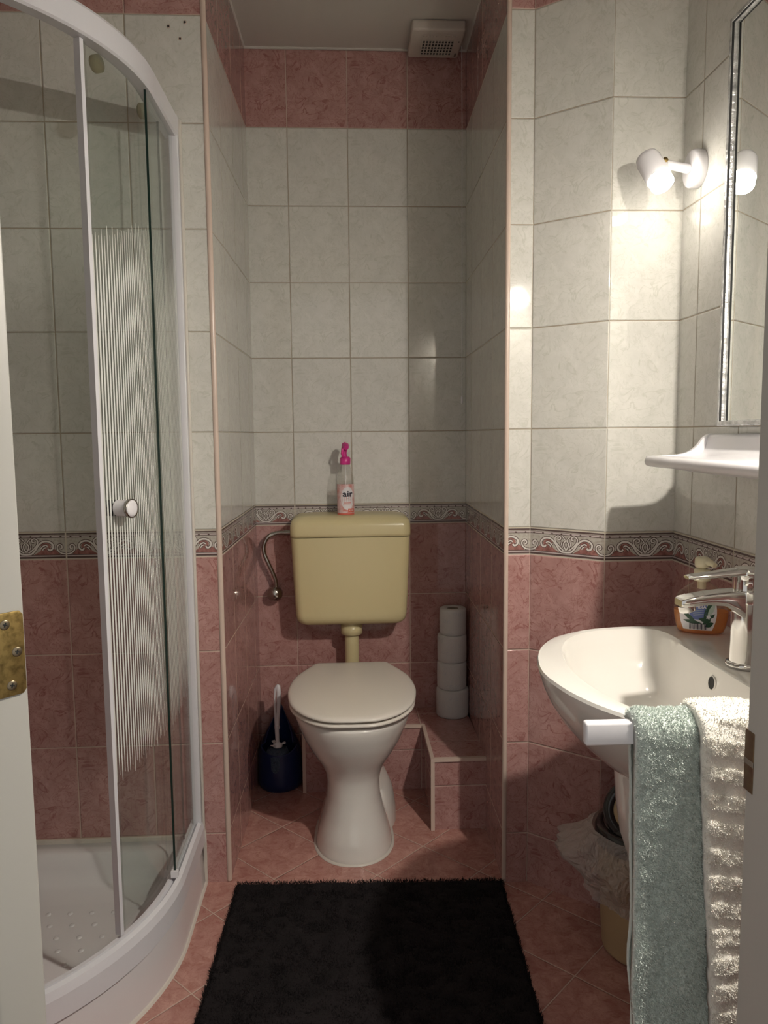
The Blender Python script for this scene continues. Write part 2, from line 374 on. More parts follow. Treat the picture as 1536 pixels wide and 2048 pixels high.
def clip_quad(q, x0, x1):
    out = [np.array(p, float) for p in q]
    for lim, sg in ((x0, 1), (x1, -1)):
        new = []
        for i in range(len(out)):
            a, b = out[i-1], out[i]; ia, ib = sg*(a[0]-lim) >= 0, sg*(b[0]-lim) >= 0
            if ia != ib:
                t = (lim-a[0])/(b[0]-a[0]); new.append(a+(b-a)*t)
            if ib: new.append(b)
        out = new
        if len(out) < 3: return None
    return out

def tiled(mb, A, B, u0, nrm, top=None):
    """wall strip from plan point A to B; u0 = distance along the joint lattice at A; nrm = outward plan normal"""
    A = np.array(A, float); B = np.array(B, float); Lw = np.linalg.norm(B-A); d = (B-A)/Lw; nrm = np.array(nrm, float)
    P = lambda u, z, e=0.0: (A[0]+d[0]*u+nrm[0]*e, A[1]+d[1]*u+nrm[1]*e, z)
    def strip(z0, z1, m, vofs):
        mb.quad([P(0, z0), P(Lw, z0), P(Lw, z1), P(0, z1)], m, [(u0+10.03, z0+vofs), (u0+Lw+10.03, z0+vofs), (u0+Lw+10.03, z1+vofs), (u0+10.03, z1+vofs)])
    strip(0, HB, PINK_TILE, -HB+20*TP); strip(Z_BT, Z_TOP, WHITE_TILE, -Z_BT+20*TP); strip(Z_TOP, CEIL, PINK_TILE, -Z_TOP+24*TP)
    # border course
    mb.quad([P(0, HB), P(Lw, HB), P(Lw, Z_BT), P(0, Z_BT)], GROUT_M)
    k0 = math.floor((u0+1e-4)/0.2006); k1 = math.ceil((u0+Lw-1e-4)/0.2006)
    for k in range(k0, k1):
        s0 = k*0.2006-u0
        a = max(0.0, s0+0.0018)*1; b = min(Lw, s0+0.2006-0.0018)
        if b-a < 0.004: continue
        e = 0.0006
        mb.quad([P(a, HB+0.0025, e), P(b, HB+0.0025, e), P(b, Z_BT-0.0025, e), P(a, Z_BT-0.0025, e)], B_BODY)
        for q, m, ly in BORDER:
            c = clip_quad([(x*0.2006/200, y*BH/71) if True else 0 for x, y in [(p[0], p[1]*1.0) for p in q]], a-s0, b-s0)
            if c is None: continue
            pts = [P(p[0]+s0, HB+p[1], e+0.0001*ly) for p in c]
            n = np.cross(np.array(pts[1])-pts[0], np.array(pts[2])-pts[0])
            mb.quad(pts, m)

# tile lattice offset (10.03 = 50 * 0.2006)
U = 0.2006
mb = MB(); tiled(mb, (NB_L, NBY), (NB_R, NBY), U-0.1350, (0, -1)); wall_back = structure(mb.build('wall_back'))
mb = MB(); tiled(mb, (0, Y0), (NB_L, NBY), 0.012, (1, 0)); wl = structure(mb.build('wall_alcove_left'))
mb = MB(); tiled(mb, (0.736, -0.053), (NB_R, NBY), U-0.204+0.0, (-1, 0)); structure(mb.build('wall_alcove_right'))
mb = MB(); tiled(mb, (LX, Y0), (-0.0, Y0), U-((-0.192-LX) % U), (0, -1))
for hx, hz in ((-0.086, 2.194), (-0.046, 2.204), (-0.059, 2.166)):      # three old screw holes
    mb.lathe([(0.0045, 0), (0.0045, 0.0008), (0.0025, 0.0012)], CREAM_TRIM, n=12, M=Matrix.Translation((hx, -0.0002, hz)) @ Matrix.Rotation(PI/2, 4, 'X'))
    mb.lathe([(0.0026, 0), (0.0026, 0.0016)], DARK, n=12, M=Matrix.Translation((hx, -0.0002, hz)) @ Matrix.Rotation(PI/2, 4, 'X'), cap1=True)
structure(mb.build('wall_shower_back'))
mb = MB(); tiled(mb, (0.736, -0.053), (0.801, -0.053), U-0.065, (0, -1)); structure(mb.build('wall_corner_strip'))
mb = MB(); tiled(mb, (0.801, -0.053), (0.952, -0.18), 0.0018, (-0.644, -0.765)); structure(mb.build('wall_corner_slanted'))
mb = MB(); tiled(mb, (0.952, -0.18), (RXW, -0.18), 0.0, (0, -1)); structure(mb.build('wall_corner_pillar'))
mb = MB(); tiled(mb, (RXW, -0.18), (RXW, DOORY), U-0.091, (-1, 0)); structure(mb.build('wall_right'))
mb = MB(); tiled(mb, (LX, DOORY), (LX, Y0), 0.05, (1, 0)); structure(mb.build('wall_left'))
# doorway wall, room side tiled, hall side painted
DL, DR, DT = 0.022, 0.724, 2.03
mb = MB(); tiled(mb, (DL-0.06, DOORY), (LX, DOORY), 0.0, (0, 1)); mb.box((LX, DOORY-0.12, 0), (DL-0.06, DOORY-0.001, CEIL), JAMB_P); structure(mb.build('wall_front_left'))
mb = MB(); tiled(mb, (RXW, DOORY), (DR+0.05, DOORY), 0.0, (0, 1)); mb.box((DR+0.05, DOORY-0.12, 0), (RXW, DOORY-0.001, CEIL), JAMB_P); structure(mb.build('wall_front_right'))
mb = MB(); mb.box((DL-0.06, DOORY-0.12, DT+0.04), (DR+0.05, DOORY, CEIL), JAMB_P); structure(mb.build('wall_front_top'))
# ceiling and floor
mb = MB(); mb.box((LX-0.05, DOORY-0.12, CEIL), (RXW+0.05, NBY+0.05, CEIL+0.05), CEIL_M)
structure(mb.build('ceiling'))
mb = MB()
fx = [LX-0.05, RXW+0.05]; fy = [-2.4, NBY+0.05]
def fuv(x, y):
    a = ((x-0.68)-(y-0.002))/math.sqrt(2)+20*0.199; b = ((x-0.68)+(y-0.002))/math.sqrt(2)+20*0.199
    return (a, b)
for (xa, xb, ya, yb) in ((fx[0], fx[1], DOORY-0.12, fy[1]),):
    pts = [(xa, ya), (xb, ya), (xb, yb), (xa, yb)]
    mb.quad([(x, y, 0) for x, y in pts], FLOOR_TILE, [fuv(x, y) for x, y in pts])
structure(mb.build('floor'))
mb = MB(); mb.box((LX-0.05, DOORY-1.3, -0.02), (RXW+0.3, DOORY-0.12, 0.0), mat('hall_floor', (0.25, 0.2, 0.15, 1), 0.5)); structure(mb.build('floor_hall'))
# corner trims (peach plastic edge strips), ceiling cove line
def trim(name, x0, y0, x1, y1, r=0.006, z1=CEIL):
    mb = MB(); mb.box((x0, y0, 0), (x1, y1, z1), CREAM_TRIM); o = mb.build(name, bevel=min(x1-x0, y1-y0)*0.45, seg=3); return structure(o)
trim('trim_1', -0.010, -0.004, 0.004, 0.010)
trim('trim_2', 0.732, -0.058, 0.744, -0.045)
mb = MB(); mb.tube([(0.0, 0.0, CEIL-0.001), (NB_L, NBY-0.004, CEIL-0.001), (NB_R, NBY-0.004, CEIL-0.001), (0.736, -0.05, CEIL-0.001)], 0.006, CEIL_M, n=8); structure(mb.build('trim_3'))

# pipe boxing behind the toilet (two tiled boxes with peach edging)
PL = (Y0,)
def tiled_box(mb, x0, x1, y0, y1, z):
    q = mb.quad
    tuv = lambda a, b: (a+10.03, b+20*TP-HB)
    q([(x0, y0, 0), (x1, y0, 0), (x1, y0, z), (x0, y0, z)], PINK_TILE, [tuv(x0+0.03, 0), tuv(x1+0.03, 0), tuv(x1+0.03, z), tuv(x0+0.03, z)])
    q([(x0, y1, 0), (x0, y0, 0), (x0, y0, z), (x0, y1, z)], PINK_TILE, [tuv(0.01-y1, 0), tuv(0.01-y0, 0), tuv(0.01-y0, z), tuv(0.01-y1, z)])
    q([(x0, y0, z), (x1, y0, z), (x1, y1, z), (x0, y1, z)], PINK_TILE, [(x+0.03+10.03, y+5.16+TP*2) for x, y in ((x0, y0), (x1, y0), (x1, y1), (x0, y1))])
BZ, BX, BY = 0.222, 0.579, 0.235
mb = MB()
tiled_box(mb, 0.175, BX+0.002, 0.511, NBY, BZ); tiled_box(mb, BX, 0.745, BY, NBY, BZ+0.0005)
e = 0.0055
for lo, hi in (((BX-e-0.0004, BY-e-0.0004, 0), (BX+e, BY+e-0.0004, BZ+e-0.0006)), ((BX-e, BY-e, BZ-e), (0.742, BY+e, BZ+e)), ((BX-e+0.0003, BY, BZ-e), (BX+e, 0.511, BZ+e-0.0004)),
               ((0.175, 0.511-e, BZ-e), (BX, 0.511+e, BZ+e)), ((0.175-e, 0.511-e, 0), (0.175+e, 0.511+e, BZ+e))):
    mb.box(lo, hi, CREAM_TRIM)
structure(mb.build('wall_pipe_boxing'))

# door leaf edge at left of the opening, jamb at right
def slant_box(mb, E1, dirn, wdt, dirb, dep, z0, z1, m):
    a = np.array(E1); b = a+np.array(dirn)*wdt; c = b+np.array(dirb)*dep; d = a+np.array(dirb)*dep
    P = [(p[0], p[1], z) for z in (z0, z1) for p in (a, b, c, d)]
    mb.add(P, [(0,1,2,3), (7,6,5,4), (0,4,5,1), (1,5,6,2), (2,6,7,3), (3,7,4,0)], m, False)
SD = (-0.643, -0.766); SB = (-0.766, 0.643)
mb = MB(); slant_box(mb, (DL, DOORY), SD, 0.046, (-1, 0.0), 0.06, 0, DT+0.03, PAINT)
mb.box((-0.10, DOORY-0.06, 0), (-0.02, DOORY-0.022, DT+0.03), PAINT)
door = structure(mb.build('door_1', bevel=0.003), 'cream painted door frame edge with a brass hinge plate')
nrm = np.array([0.766, -0.643]); SDn = np.array(SD)
def on_leaf(s, z, e=0.0): p = np.array([DL, DOORY])+SDn*s+nrm*e; return (p[0], p[1], z)
mb = MB()
z0, z1 = 0.9665, 1.0455
a = [on_leaf(0.003, z0+0.004, 0.0004), on_leaf(0.0065, z0, 0.0004), on_leaf(0.044, z0, 0.0004), on_leaf(0.044, z1, 0.0004), on_leaf(0.0065, z1, 0.0004), on_leaf(0.003, z1-0.004, 0.0004)]
b = [on_leaf(0.003, z0+0.004, 0.0024), on_leaf(0.0065, z0, 0.0024), on_leaf(0.044, z0, 0.0024), on_leaf(0.044, z1, 0.0024), on_leaf(0.0065, z1, 0.0024), on_leaf(0.003, z1-0.004, 0.0024)]
mb.loft([a, b], BRASS, smooth=False); hp = mb.build('hinge_plate', door, bevel=0.0004); hp['label'] = 'tarnished brass hinge plate with three screws'
MR = Matrix(((SD[0], 0, nrm[0], 0), (SD[1], 0, nrm[1], 0), (0, 1, 0, 0), (0, 0, 0, 1)))
for s, z in ((0.0205, 1.0345), (0.0105, 1.0072), (0.0170, 0.9765)):
    p = on_leaf(s, z, 0.0022); mb = MB(); M = Matrix.Translation(p) @ MR
    mb.lathe([(0.0048, 0.0), (0.0048, 0.0004), (0.0040, 0.0010), (0, 0.0006)], SCREW, n=20, M=M)
    for ang in (0.3, 0.3+PI/2): mb.box((-0.0022, -0.0006, 0.0005), (0.0022, 0.0006, 0.0011), DARK, M=M @ Matrix.Rotation(ang, 4, 'Z'))
    sc = mb.build('screw', hp)
mb = MB(); mb.box((DR, DOORY-0.16, 0), (DR+0.05, DOORY, DT+0.04), JAMB_P); mb.box((DL-0.02, DOORY-0.12, DT), (DR, DOORY, DT+0.04), JAMB_P)
jamb = structure(mb.build('door_2', bevel=0.003), 'grey painted door jamb with a brass strike plate')
mb = MB(); mb.box((DR-0.0010, DOORY-0.0150, 0.846), (DR+0.002, DOORY+0.0015, 0.908), BRASS2); mb.box((DR-0.0013, DOORY-0.0150, 0.873), (DR+0.002, DOORY+0.0016, 0.879), CARD)
st = mb.build('strike_plate', jamb, bevel=0.0005); st['label'] = 'brass strike plate'

# ================================================================== TOILET
TX = 0.338
def ring_sup(cx, hw, y0, y1, z, n=56, p=2.0, pb=None, yc=None):
    """closed outline: front at y0, back at y1, half width hw; superellipse exponents front / back"""
    yc = yc if yc is not None else (y0+y1)/2; out = []
    for k in range(n):
        a = 2*PI*k/n; c, s = math.cos(a), math.sin(a); e = (p if s < 0 else (pb or p))
        x = hw*math.copysign(abs(c)**(2/e), c); y = (yc-y0 if s < 0 else y1-yc)*math.copysign(abs(s)**(2/e), s)
        out.append(Vector((cx+x, yc+y, z)))
    return out
toilet = thing('toilet', 'white ceramic floor standing toilet with a closed lid', 'toilet', (TX, 0.25, 0))
prof = [  # z, half width, front y, back y
    (0.000, 0.113, 0.052, 0.44), (0.012, 0.112, 0.053, 0.44), (0.05, 0.104, 0.060, 0.42), (0.10, 0.090, 0.075, 0.40), (0.15, 0.079, 0.085, 0.40),
    (0.195, 0.077, 0.088, 0.41), (0.225, 0.083, 0.086, 0.42), (0.255, 0.098, 0.074, 0.43), (0.29, 0.124, 0.052, 0.45),
    (0.33, 0.147, 0.028, 0.46), (0.37, 0.164, 0.011, 0.47), (0.395, 0.172, 0.004, 0.475), (0.408, 0.171, 0.004, 0.475), (0.412, 0.160, 0.015, 0.46)]
def pint(z, k): return interp(z, [p[0] for p in prof], [p[k] for p in prof])
zs = sorted(set(list(np.linspace(0, 0.395, 34))+[0.006, 0.012, 0.403, 0.408, 0.412]))
mb = MB(); rings = []
for z in zs:
    t = max(0, min(1, (z-0.2)/0.15)); rings.append(ring_sup(TX, pint(z, 1), pint(z, 2), pint(z, 3), z, p=2.15, pb=2.6, yc=lerp(0.20, 0.235, t)))
mb.loft(rings, CERAMIC); bowl = mb.build('bowl', toilet); smoothmesh(bowl, 1)
# rear outlet swelling at the foot
mb = MB(); mb.loft([ring_sup(TX+0.085, 0.05*k, 0.25-0.02*k, 0.47, z, p=2) for z, k in ((0, 1.0), (0.04, 0.98), (0.09, 0.8), (0.12, 0.45), (0.128, 0.1))], CERAMIC); mb.build('trapway', toilet)
mb = MB(); rg = [ring_sup(TX, 0.113+o, 0.052-o, 0.44, z, p=2.15, pb=2.6, yc=0.20) for o, z in ((0.007, 0.0005), (0.006, 0.003), (0.0, 0.005))]
mb.loft(rg, SILIC, False, False); mb.build('sealant', toilet)
# seat and lid (back edge straight and narrower)
def lid_ring(o, z0, tilt=0.0, n=72):
    half = []
    ctrl = [(0.0, 0.0), (0.07, 0.008), (0.13, 0.05), (0.172, 0.12), (0.188, 0.20), (0.190, 0.27), (0.178, 0.35), (0.155, 0.41), (0.128, 0.465), (0.118, 0.484), (0.100, 0.488), (0.05, 0.488), (0, 0.488)]
    sp = spline(ctrl, 6)
    cx, cy = 0, 0.24; pts = []
    for p in sp: pts.append(p)
    full = [(p[0], p[1]) for p in pts]+[(-p[0], p[1]) for p in reversed(pts[1:-1])]
    out = []
    for x, y in full:
        v = np.array([x-cx, y-cy]); L_ = np.linalg.norm(v); v = v*(1-o/L_)
        out.append(Vector((TX+cx+v[0], -0.004+cy+v[1], z0+tilt*(cy+v[1]))))
    return out
mb = MB(); mb.loft([lid_ring(o, z, 0.012) for o, z in ((0.036, 0.4120), (0.034, 0.4180), (0.008, 0.4190), (0.003, 0.4205), (0.002, 0.4245), (0.005, 0.4285), (0.014, 0.4295), (0.034, 0.4295))], LID_M); mb.build('seat', toilet)
mb = MB(); mb.loft([lid_ring(o, z, 0.026) for o, z in ((0.034, 0.4290), (0.033, 0.4335), (0.010, 0.4345), (0.002, 0.4355), (0.0, 0.4385), (0.002, 0.4430), (0.008, 0.4460), (0.02, 0.4472), (0.05, 0.4480), (0.1, 0.4486), (0.15, 0.4490))], LID_M); tlid = mb.build('lid', toilet)
for sx in (-0.07, 0.07):
    mb = MB(); mb.lathe([(0.012, -0.02), (0.013, 0.0), (0.012, 0.012), (0.004, 0.016)], LID_M, (TX+sx, 0.497, 0.43), n=20, cap1=True); mb.build('hinge', tlid)

# cistern
cis = thing('toilet_cistern', 'cream plastic flush tank mounted on the wall above the toilet', 'toilet tank', (0.342, 0.6, 0.56))
def rrect(cx, hw, y0, y1, z, r, n=8, xr=1.0):
    pts = []
    for (sx, sy) in ((1, -1), (1, 1), (-1, 1), (-1, -1)):
        yy = y0+r if sy < 0 else y1-r*0.2; rr_ = r if sy < 0 else r*0.2
        a0 = {(1, -1): -PI/2, (1, 1): 0, (-1, 1): PI/2, (-1, -1): PI}[(sx, sy)]
        for k in range(n+1):
            a = a0+PI/2*k/n; pts.append(Vector((cx+sx*(hw-rr_)+rr_*math.cos(a), yy+rr_*math.sin(a), z)))
    return pts
def cis_ring(hw, y0, z): return rrect(0.342, hw, y0, 0.681, z, 0.028)
cp = [(0.563, 0.150, 0.580), (0.5645, 0.160, 0.565), (0.569, 0.170, 0.55), (0.577, 0.179, 0.54), (0.59, 0.1845, 0.533), (0.605, 0.187, 0.531), (0.70, 0.192, 0.529), (0.80, 0.196, 0.528), (0.866, 0.1985, 0.528)]
mb = MB(); mb.loft([cis_ring(h, y, z) for z, h, y in cp], CREAM_P); mb.build('tank_body', cis)
cp = [(0.8675, 0.196, 0.530), (0.868, 0.2005, 0.5265), (0.878, 0.2012, 0.526), (0.905, 0.2005, 0.527), (0.918, 0.1975, 0.531), (0.927, 0.190, 0.541), (0.934, 0.176, 0.556), (0.937, 0.155, 0.575), (0.938, 0.10, 0.61)]
mb = MB(); mb.loft([cis_ring(h, y, z) for z, h, y in cp], CREAM_P); mb.build('tank_lid', cis)
mb = MB(); mb.lathe([(0.030, 0.520), (0.037, 0.524), (0.0375, 0.552), (0.034, 0.5535), (0.034, 0.566)], CREAM_P, (0.342, 0.605, 0), n=36, cap0=True); mb.build('pipe_collar', cis)
mb = MB(); mb.tube([(0.342, 0.605, 0.535), (0.342, 0.605, 0.44), (0.342, 0.60, 0.40), (0.34, 0.575, 0.372), (0.34, 0.53, 0.362), (0.34, 0.46, 0.362)], 0.0245, CREAM_P, n=24); mb.build('flush_pipe', cis)
mb = MB(); mb.tube([(0.340, 0.50, 0.362), (0.340, 0.472, 0.362)], 0.033, RUBBER, n=24); mb.build('pipe_seal', toilet)
# supply hose and valve
vx, vz = 0.076, 0.662
hose = thing('supply_valve', 'chrome angle valve with a curved hose feeding the cream tank', 'valve', (vx, 0.65, vz))
mb = MB(); mb.lathe([(0.0, 0.026), (0.012, 0.025), (0.022, 0.018), (0.0275, 0.005), (0.0275, -0.006), (0.020, -0.018), (0.010, -0.022), (0.010, -0.031)], DCHROME, n=32, M=Matrix.Translation((vx+0.001, 0.650, vz-0.004)) @ Matrix.Rotation(PI/2, 4, 'X'), cap0=False); mb.build('valve_body', hose)
pts = spline([(vx+0.006, 0.648, vz+0.018), (vx+0.003, 0.645, vz+0.05), (vx-0.016, 0.64, vz+0.10), (vx-0.030, 0.64, vz+0.135), (vx-0.032, 0.64, vz+0.165), (vx-0.018, 0.642, vz+0.195), (vx+0.01, 0.645, vz+0.208), (vx+0.045, 0.645, vz+0.209)], 10)
mb = MB(); mb.tube(pts, 0.0072, DCHROME, n=16); mb.build('hose', hose)
mb = MB(); mb.tube([(vx+0.038, 0.645, vz+0.209), (vx+0.060, 0.645, vz+0.209), (vx+0.070, 0.645, vz+0.209)], [0.0095, 0.0095, 0.011], DCHROME, n=6); mb.build('hose_nut', hose)

# ================================================================== TOILET BRUSH
bh = thing('toilet_brush_holder', 'navy blue drop shaped brush holder in the alcove corner', 'brush holder', (0.086, 0.56, 0))
mb = MB(); n = 48; rings = []; cx, cy = 0.088, 0.578
levels = [(0.0, 0.066), (0.01, 0.074), (0.03, 0.076), (0.08, 0.075), (0.115, 0.0735)]
for z, r in levels: rings.append([Vector((cx+r*math.cos(2*PI*k/n), cy+r*0.98*math.sin(2*PI*k/n), z)) for k in range(n)])
def hood(t, inset=0.0):
    out = []
    for k in range(n):
        a = 2*PI*k/n; bk = (math.sin(a)+1)/2          # 1 at the wall side
        h = 0.115+t*(0.018+0.135*bk**1.3); r = (0.0735-inset)*(1-t**1.6*0.80*bk**0.8)
        rr_ = r if bk > 0.3 else (0.0735-inset)*(1-0.02*t)
        out.append(Vector((cx+rr_*math.cos(a), cy+(0.0735-inset)*0.98*math.sin(a)*(1-0.12*t*bk), h)))
    return out
for t in np.linspace(0.1, 1, 10): rings.append(hood(t))
for t in np.linspace(1, 0.05, 8): rings.append(hood(t, 0.004))
for z, r in ((0.08, 0.068), (0.03, 0.068), (0.012, 0.06)): rings.append([Vector((cx+r*math.cos(2*PI*k/n), cy+r*0.98*math.sin(2*PI*k/n), z)) for k in range(n)])
mb.loft(rings, BLUE_P); mb.build('cup', bh)
bx_, by_ = 0.083, 0.545
br = thing('toilet_brush', 'white handled toilet brush standing in the blue holder', 'brush', (bx_, by_, 0.02))
hp_ = lambda x, z: (bx_+x, by_, z)
mb = MB()
for sx in (-0.0075,):
    mb.tube([hp_(0.001, 0.145), hp_(-0.001, 0.20), hp_(-0.005, 0.27), hp_(-0.006, 0.32), hp_(-0.003, 0.352), hp_(0.004, 0.361)], [0.006, 0.0065, 0.0038, 0.003, 0.004, 0.006], PLASTIC_W, n=12)
mb.tube([hp_(0.001, 0.20), hp_(0.004, 0.25), hp_(0.0075, 0.30), hp_(0.009, 0.34), hp_(0.007, 0.362), hp_(0.004, 0.367)], [0.006, 0.0055, 0.007, 0.0078, 0.0078, 0.003], PLASTIC_W, n=14)
mb.tube([hp_(0.001, 0.222), hp_(0.001, 0.214)], 0.0095, PLASTIC_W, n=16)
mb.tube([hp_(0.001, 0.22), hp_(0.001, 0.12)], 0.0062, PLASTIC_W, n=12)
mb.build('handle', br)
mb = MB(); mb.lathe([(0.0062, 0.166), (0.013, 0.160), (0.017, 0.153), (0.016, 0.149), (0.008, 0.149)], PLASTIC_W, (bx_+0.001, by_, 0), n=24)
for ang in (0.2, 2.2, 4.1):
    M = Matrix.Translation((bx_, by_, 0.152)) @ Matrix.Rotation(ang, 4, 'Z') @ Matrix.Rotation(-0.35, 4, 'Y')
    mb.box((0.008, -0.006, -0.0015), (0.030, 0.006, 0.0015), PLASTIC_W, M=M)
mb.build('collar', br)
mb = MB(); prof_b = [(0.006, 0.147), (0.034, 0.142), (0.040, 0.125), (0.041, 0.08), (0.038, 0.045), (0.02, 0.03)]
mb.lathe(prof_b, BRISTLE, (bx_, by_, 0), n=40); mb.build('bristles', br)

# ================================================================== TOILET PAPER
def paper_roll(x, y, z, r, h, label, rot):
    t = thing('toilet_roll', label, 'toilet paper', (x, y, z), 'toilet rolls stacked on the tiled ledge')
    mb = MB(); rr_ = lambda k: r*(1+0.004*math.sin(k*3+rot*5))
    mb.lathe([(0.020, h-0.002), (0.020, 0.001), (r-0.004, 0.0), (r-0.0005, 0.003), (r, 0.012), (r+0.0004, h*0.5), (r, h-0.010), (r-0.001, h-0.003), (r-0.005, h), (0.023, h-0.001), (0.020, h-0.002)], PAPER, (x, y, z), n=56)
    # faint printed rosettes
    for k in range(22):
        a = rot+k*0.83; zz = z+h*(0.12+0.76*((k*0.37) % 1)); c = math.cos(a); s = math.sin(a); R_ = r+0.0006
        for j in range(6):
            b0, b1 = 2*PI*j/6, 2*PI*(j+0.62)/6; q = []
            for (bb, rad) in ((b0, 0.0062), (b1, 0.0062), (b1, 0.0044), (b0, 0.0044)):
                da = rad*math.cos(bb)/R_; q.append((x+R_*math.cos(a+da), y+R_*math.sin(a+da), zz+rad*math.sin(bb)))
            mb.quad(q, PAPER_P)
    pap = mb.build('paper', t)
    mb = MB(); mb.lathe([(0.0200, 0.0015), (0.0200, h-0.003), (0.0188, h-0.003), (0.0188, 0.0015)], CARD, (x, y, z), n=32); mb.build('core', t)
    return t
zr = BZ+0.001
paper_roll(0.692, 0.608, zr, 0.0560, 0.099, 'toilet roll at the bottom of the stack, wider than those above', 0.3)
paper_roll(0.690, 0.610, zr+0.0992, 0.0510, 0.095, 'second toilet roll up, resting on the widest bottom roll', 1.7)
paper_roll(0.691, 0.612, zr+0.1944, 0.0505, 0.095, 'third toilet roll up, directly under the narrow top roll', 3.1)
paper_roll(0.694, 0.612, zr+0.2896, 0.0460, 0.092, 'narrow toilet roll on top of the stack, core showing', 4.4)

# ================================================================== AIR FRESHENER BOTTLE on the tank
ab = thing('air_freshener_bottle', 'clear spray bottle with magenta trigger cap on the cream tank', 'spray bottle', (0.327, 0.598, 0.938))
ax, ay, az = 0.3275, 0.598, 0.9375
bp_ = [(0.020, 0.0), (0.0275, 0.001), (0.029, 0.004), (0.029, 0.105), (0.0283, 0.118), (0.025, 0.135), (0.020, 0.152), (0.0155, 0.165), (0.013, 0.172), (0.013, 0.180)]
mb = MB(); mb.lathe(bp_, CLEARP, (ax, ay, az), n=40, cap0=True)
abb = mb.build('bottle_body', ab)
mb = MB(); mb.lathe([(0.0, 0.002), (0.027, 0.002), (0.0278, 0.005), (0.0278, 0.100), (0.0, 0.100)], glass_mat('pale_liquid', (0.93, 0.82, 0.80, 1), 0.2, 0.18, thick_col=(0.6, 0.4, 0.38, 1)), (ax, ay, az), n=40); mb.build('liquid', abb)
mb = MB(); mb.tube([(ax, ay, az+0.01), (ax+0.001, ay, az+0.17)], 0.0016, PLASTIC_W, n=8); mb.build('dip_tube', abb)
def cyl_pt(u, v, R_, e=0.0, c=(ax, ay, az)):      # u metres round the front, v height
    a = -PI/2+u/R_; return (c[0]+(R_+e)*math.cos(a), c[1]+(R_+e)*math.sin(a), c[2]+v)
mb = MB(); R_ = 0.0293
def wrap_poly(pts, m, e, fn, nmax=10):
    mb.quad([fn(u, v, e) for u, v in pts], m)
def wrap_rect(u0_, u1_, v0, v1, m, e, fn, n=14):
    for k in range(n):
        a, b = lerp(u0_, u1_, k/n), lerp(u0_, u1_, (k+1)/n); mb.quad([fn(a, v0, e), fn(b, v0, e), fn(b, v1, e), fn(a, v1, e)], m)
fnA = lambda u, v, e: cyl_pt(u+0.002, v, R_, e)
wrap_rect(-0.040, 0.040, 0.006, 0.103, LABEL_PK, 0.0, fnA, 24)
for k in range(28):       # white oval
    t0, t1 = k/28, (k+1)/28; v0, v1 = 0.016+0.078*t0, 0.016+0.078*t1
    hw = lambda t: 0.0235*math.sqrt(max(0, 1-(2*t-1)**2))*1.0
    for j in range(6):
        a0, a1 = -1+2*j/6, -1+2*(j+1)/6
        mb.quad([fnA(0.005+hw(t0)*a0, v0, 0.0002), fnA(0.005+hw(t0)*a1, v0, 0.0002), fnA(0.005+hw(t1)*a1, v1, 0.0002), fnA(0.005+hw(t1)*a0, v1, 0.0002)], LABEL_W)
wrap_rect(0.006, 0.032, 0.008, 0.021, LABEL_R, 0.0003, fnA, 8)
wrap_rect(-0.040, 0.040, 0.000, 0.006, LABEL_R, 0.0, fnA, 20)
wrap_rect(-0.012, 0.006, 0.014, 0.0155, LABEL_R, 0.0003, fnA, 5); wrap_rect(-0.014, 0.004, 0.009, 0.0105, LABEL_W, 0.0003, fnA, 5)
def put_text(body, size, u, v, m, fn, e=0.0005, bold=0.0, sx=1.0):
    vs, fs = text_shape(body, size); mb.add([fn(u+x*sx, v+y, e) for x, y, z in vs], fs, m, False)
    if bold:
        for dx, dy in ((bold, 0), (-bold, 0), (0, bold), (0, -bold)): mb.add([fn(u+x*sx+dx, v+y+dy, e+0.00002) for x, y, z in vs], fs, m, False)
put_text('air', 0.0285, 0.0055, 0.0700, INK, fnA, bold=0.0007, sx=1.2)
wrap_rect(0.013, 0.018, 0.0595, 0.0608, B_LILAC, 0.0005, fnA, 2); wrap_rect(0.001, 0.010, 0.0548, 0.0556, CARD, 0.0005, fnA, 3); wrap_rect(-0.010, 0.018, 0.0502, 0.0510, CARD, 0.0005, fnA, 8)
wrap_rect(-0.008, 0.016, 0.0395, 0.0415, LABEL_R, 0.0005, fnA, 6); wrap_rect(-0.011, 0.019, 0.0360, 0.0370, LABEL_R, 0.0005, fnA, 6)
put_text('4,58 /', 0.0085, 0.019, 0.0145, LABEL_W, fnA, e=0.0008)
mb.build('label', abb)
mb = MB()
def pp(x, z, y=0.0): return (ax+x, ay+y, az+z)
mb.tube([pp(0.000, 0.168), pp(0.0, 0.171), pp(0.001, 0.190), pp(0.001, 0.194)], [0.0165, 0.0178, 0.0178, 0.013], PINK_P, n=28)
mb.tube([pp(-0.001, 0.186), pp(-0.003, 0.205), pp(-0.002, 0.222), pp(0.000, 0.236), pp(0.002, 0.242)], [0.0105, 0.0085, 0.0105, 0.0098, 0.004], PINK_P, n=20)
mb.tube([pp(0.001, 0.232, 0.008), pp(0.003, 0.230, -0.018), pp(0.004, 0.224, -0.030)], [0.009, 0.0115, 0.008], PINK_P, n=20)
mb.tube([pp(-0.008, 0.222, -0.022), pp(-0.010, 0.205, -0.026), pp(-0.006, 0.194, -0.02)], 0.0042, PINK_P, n=12)
mb.build('spray_head', ab)

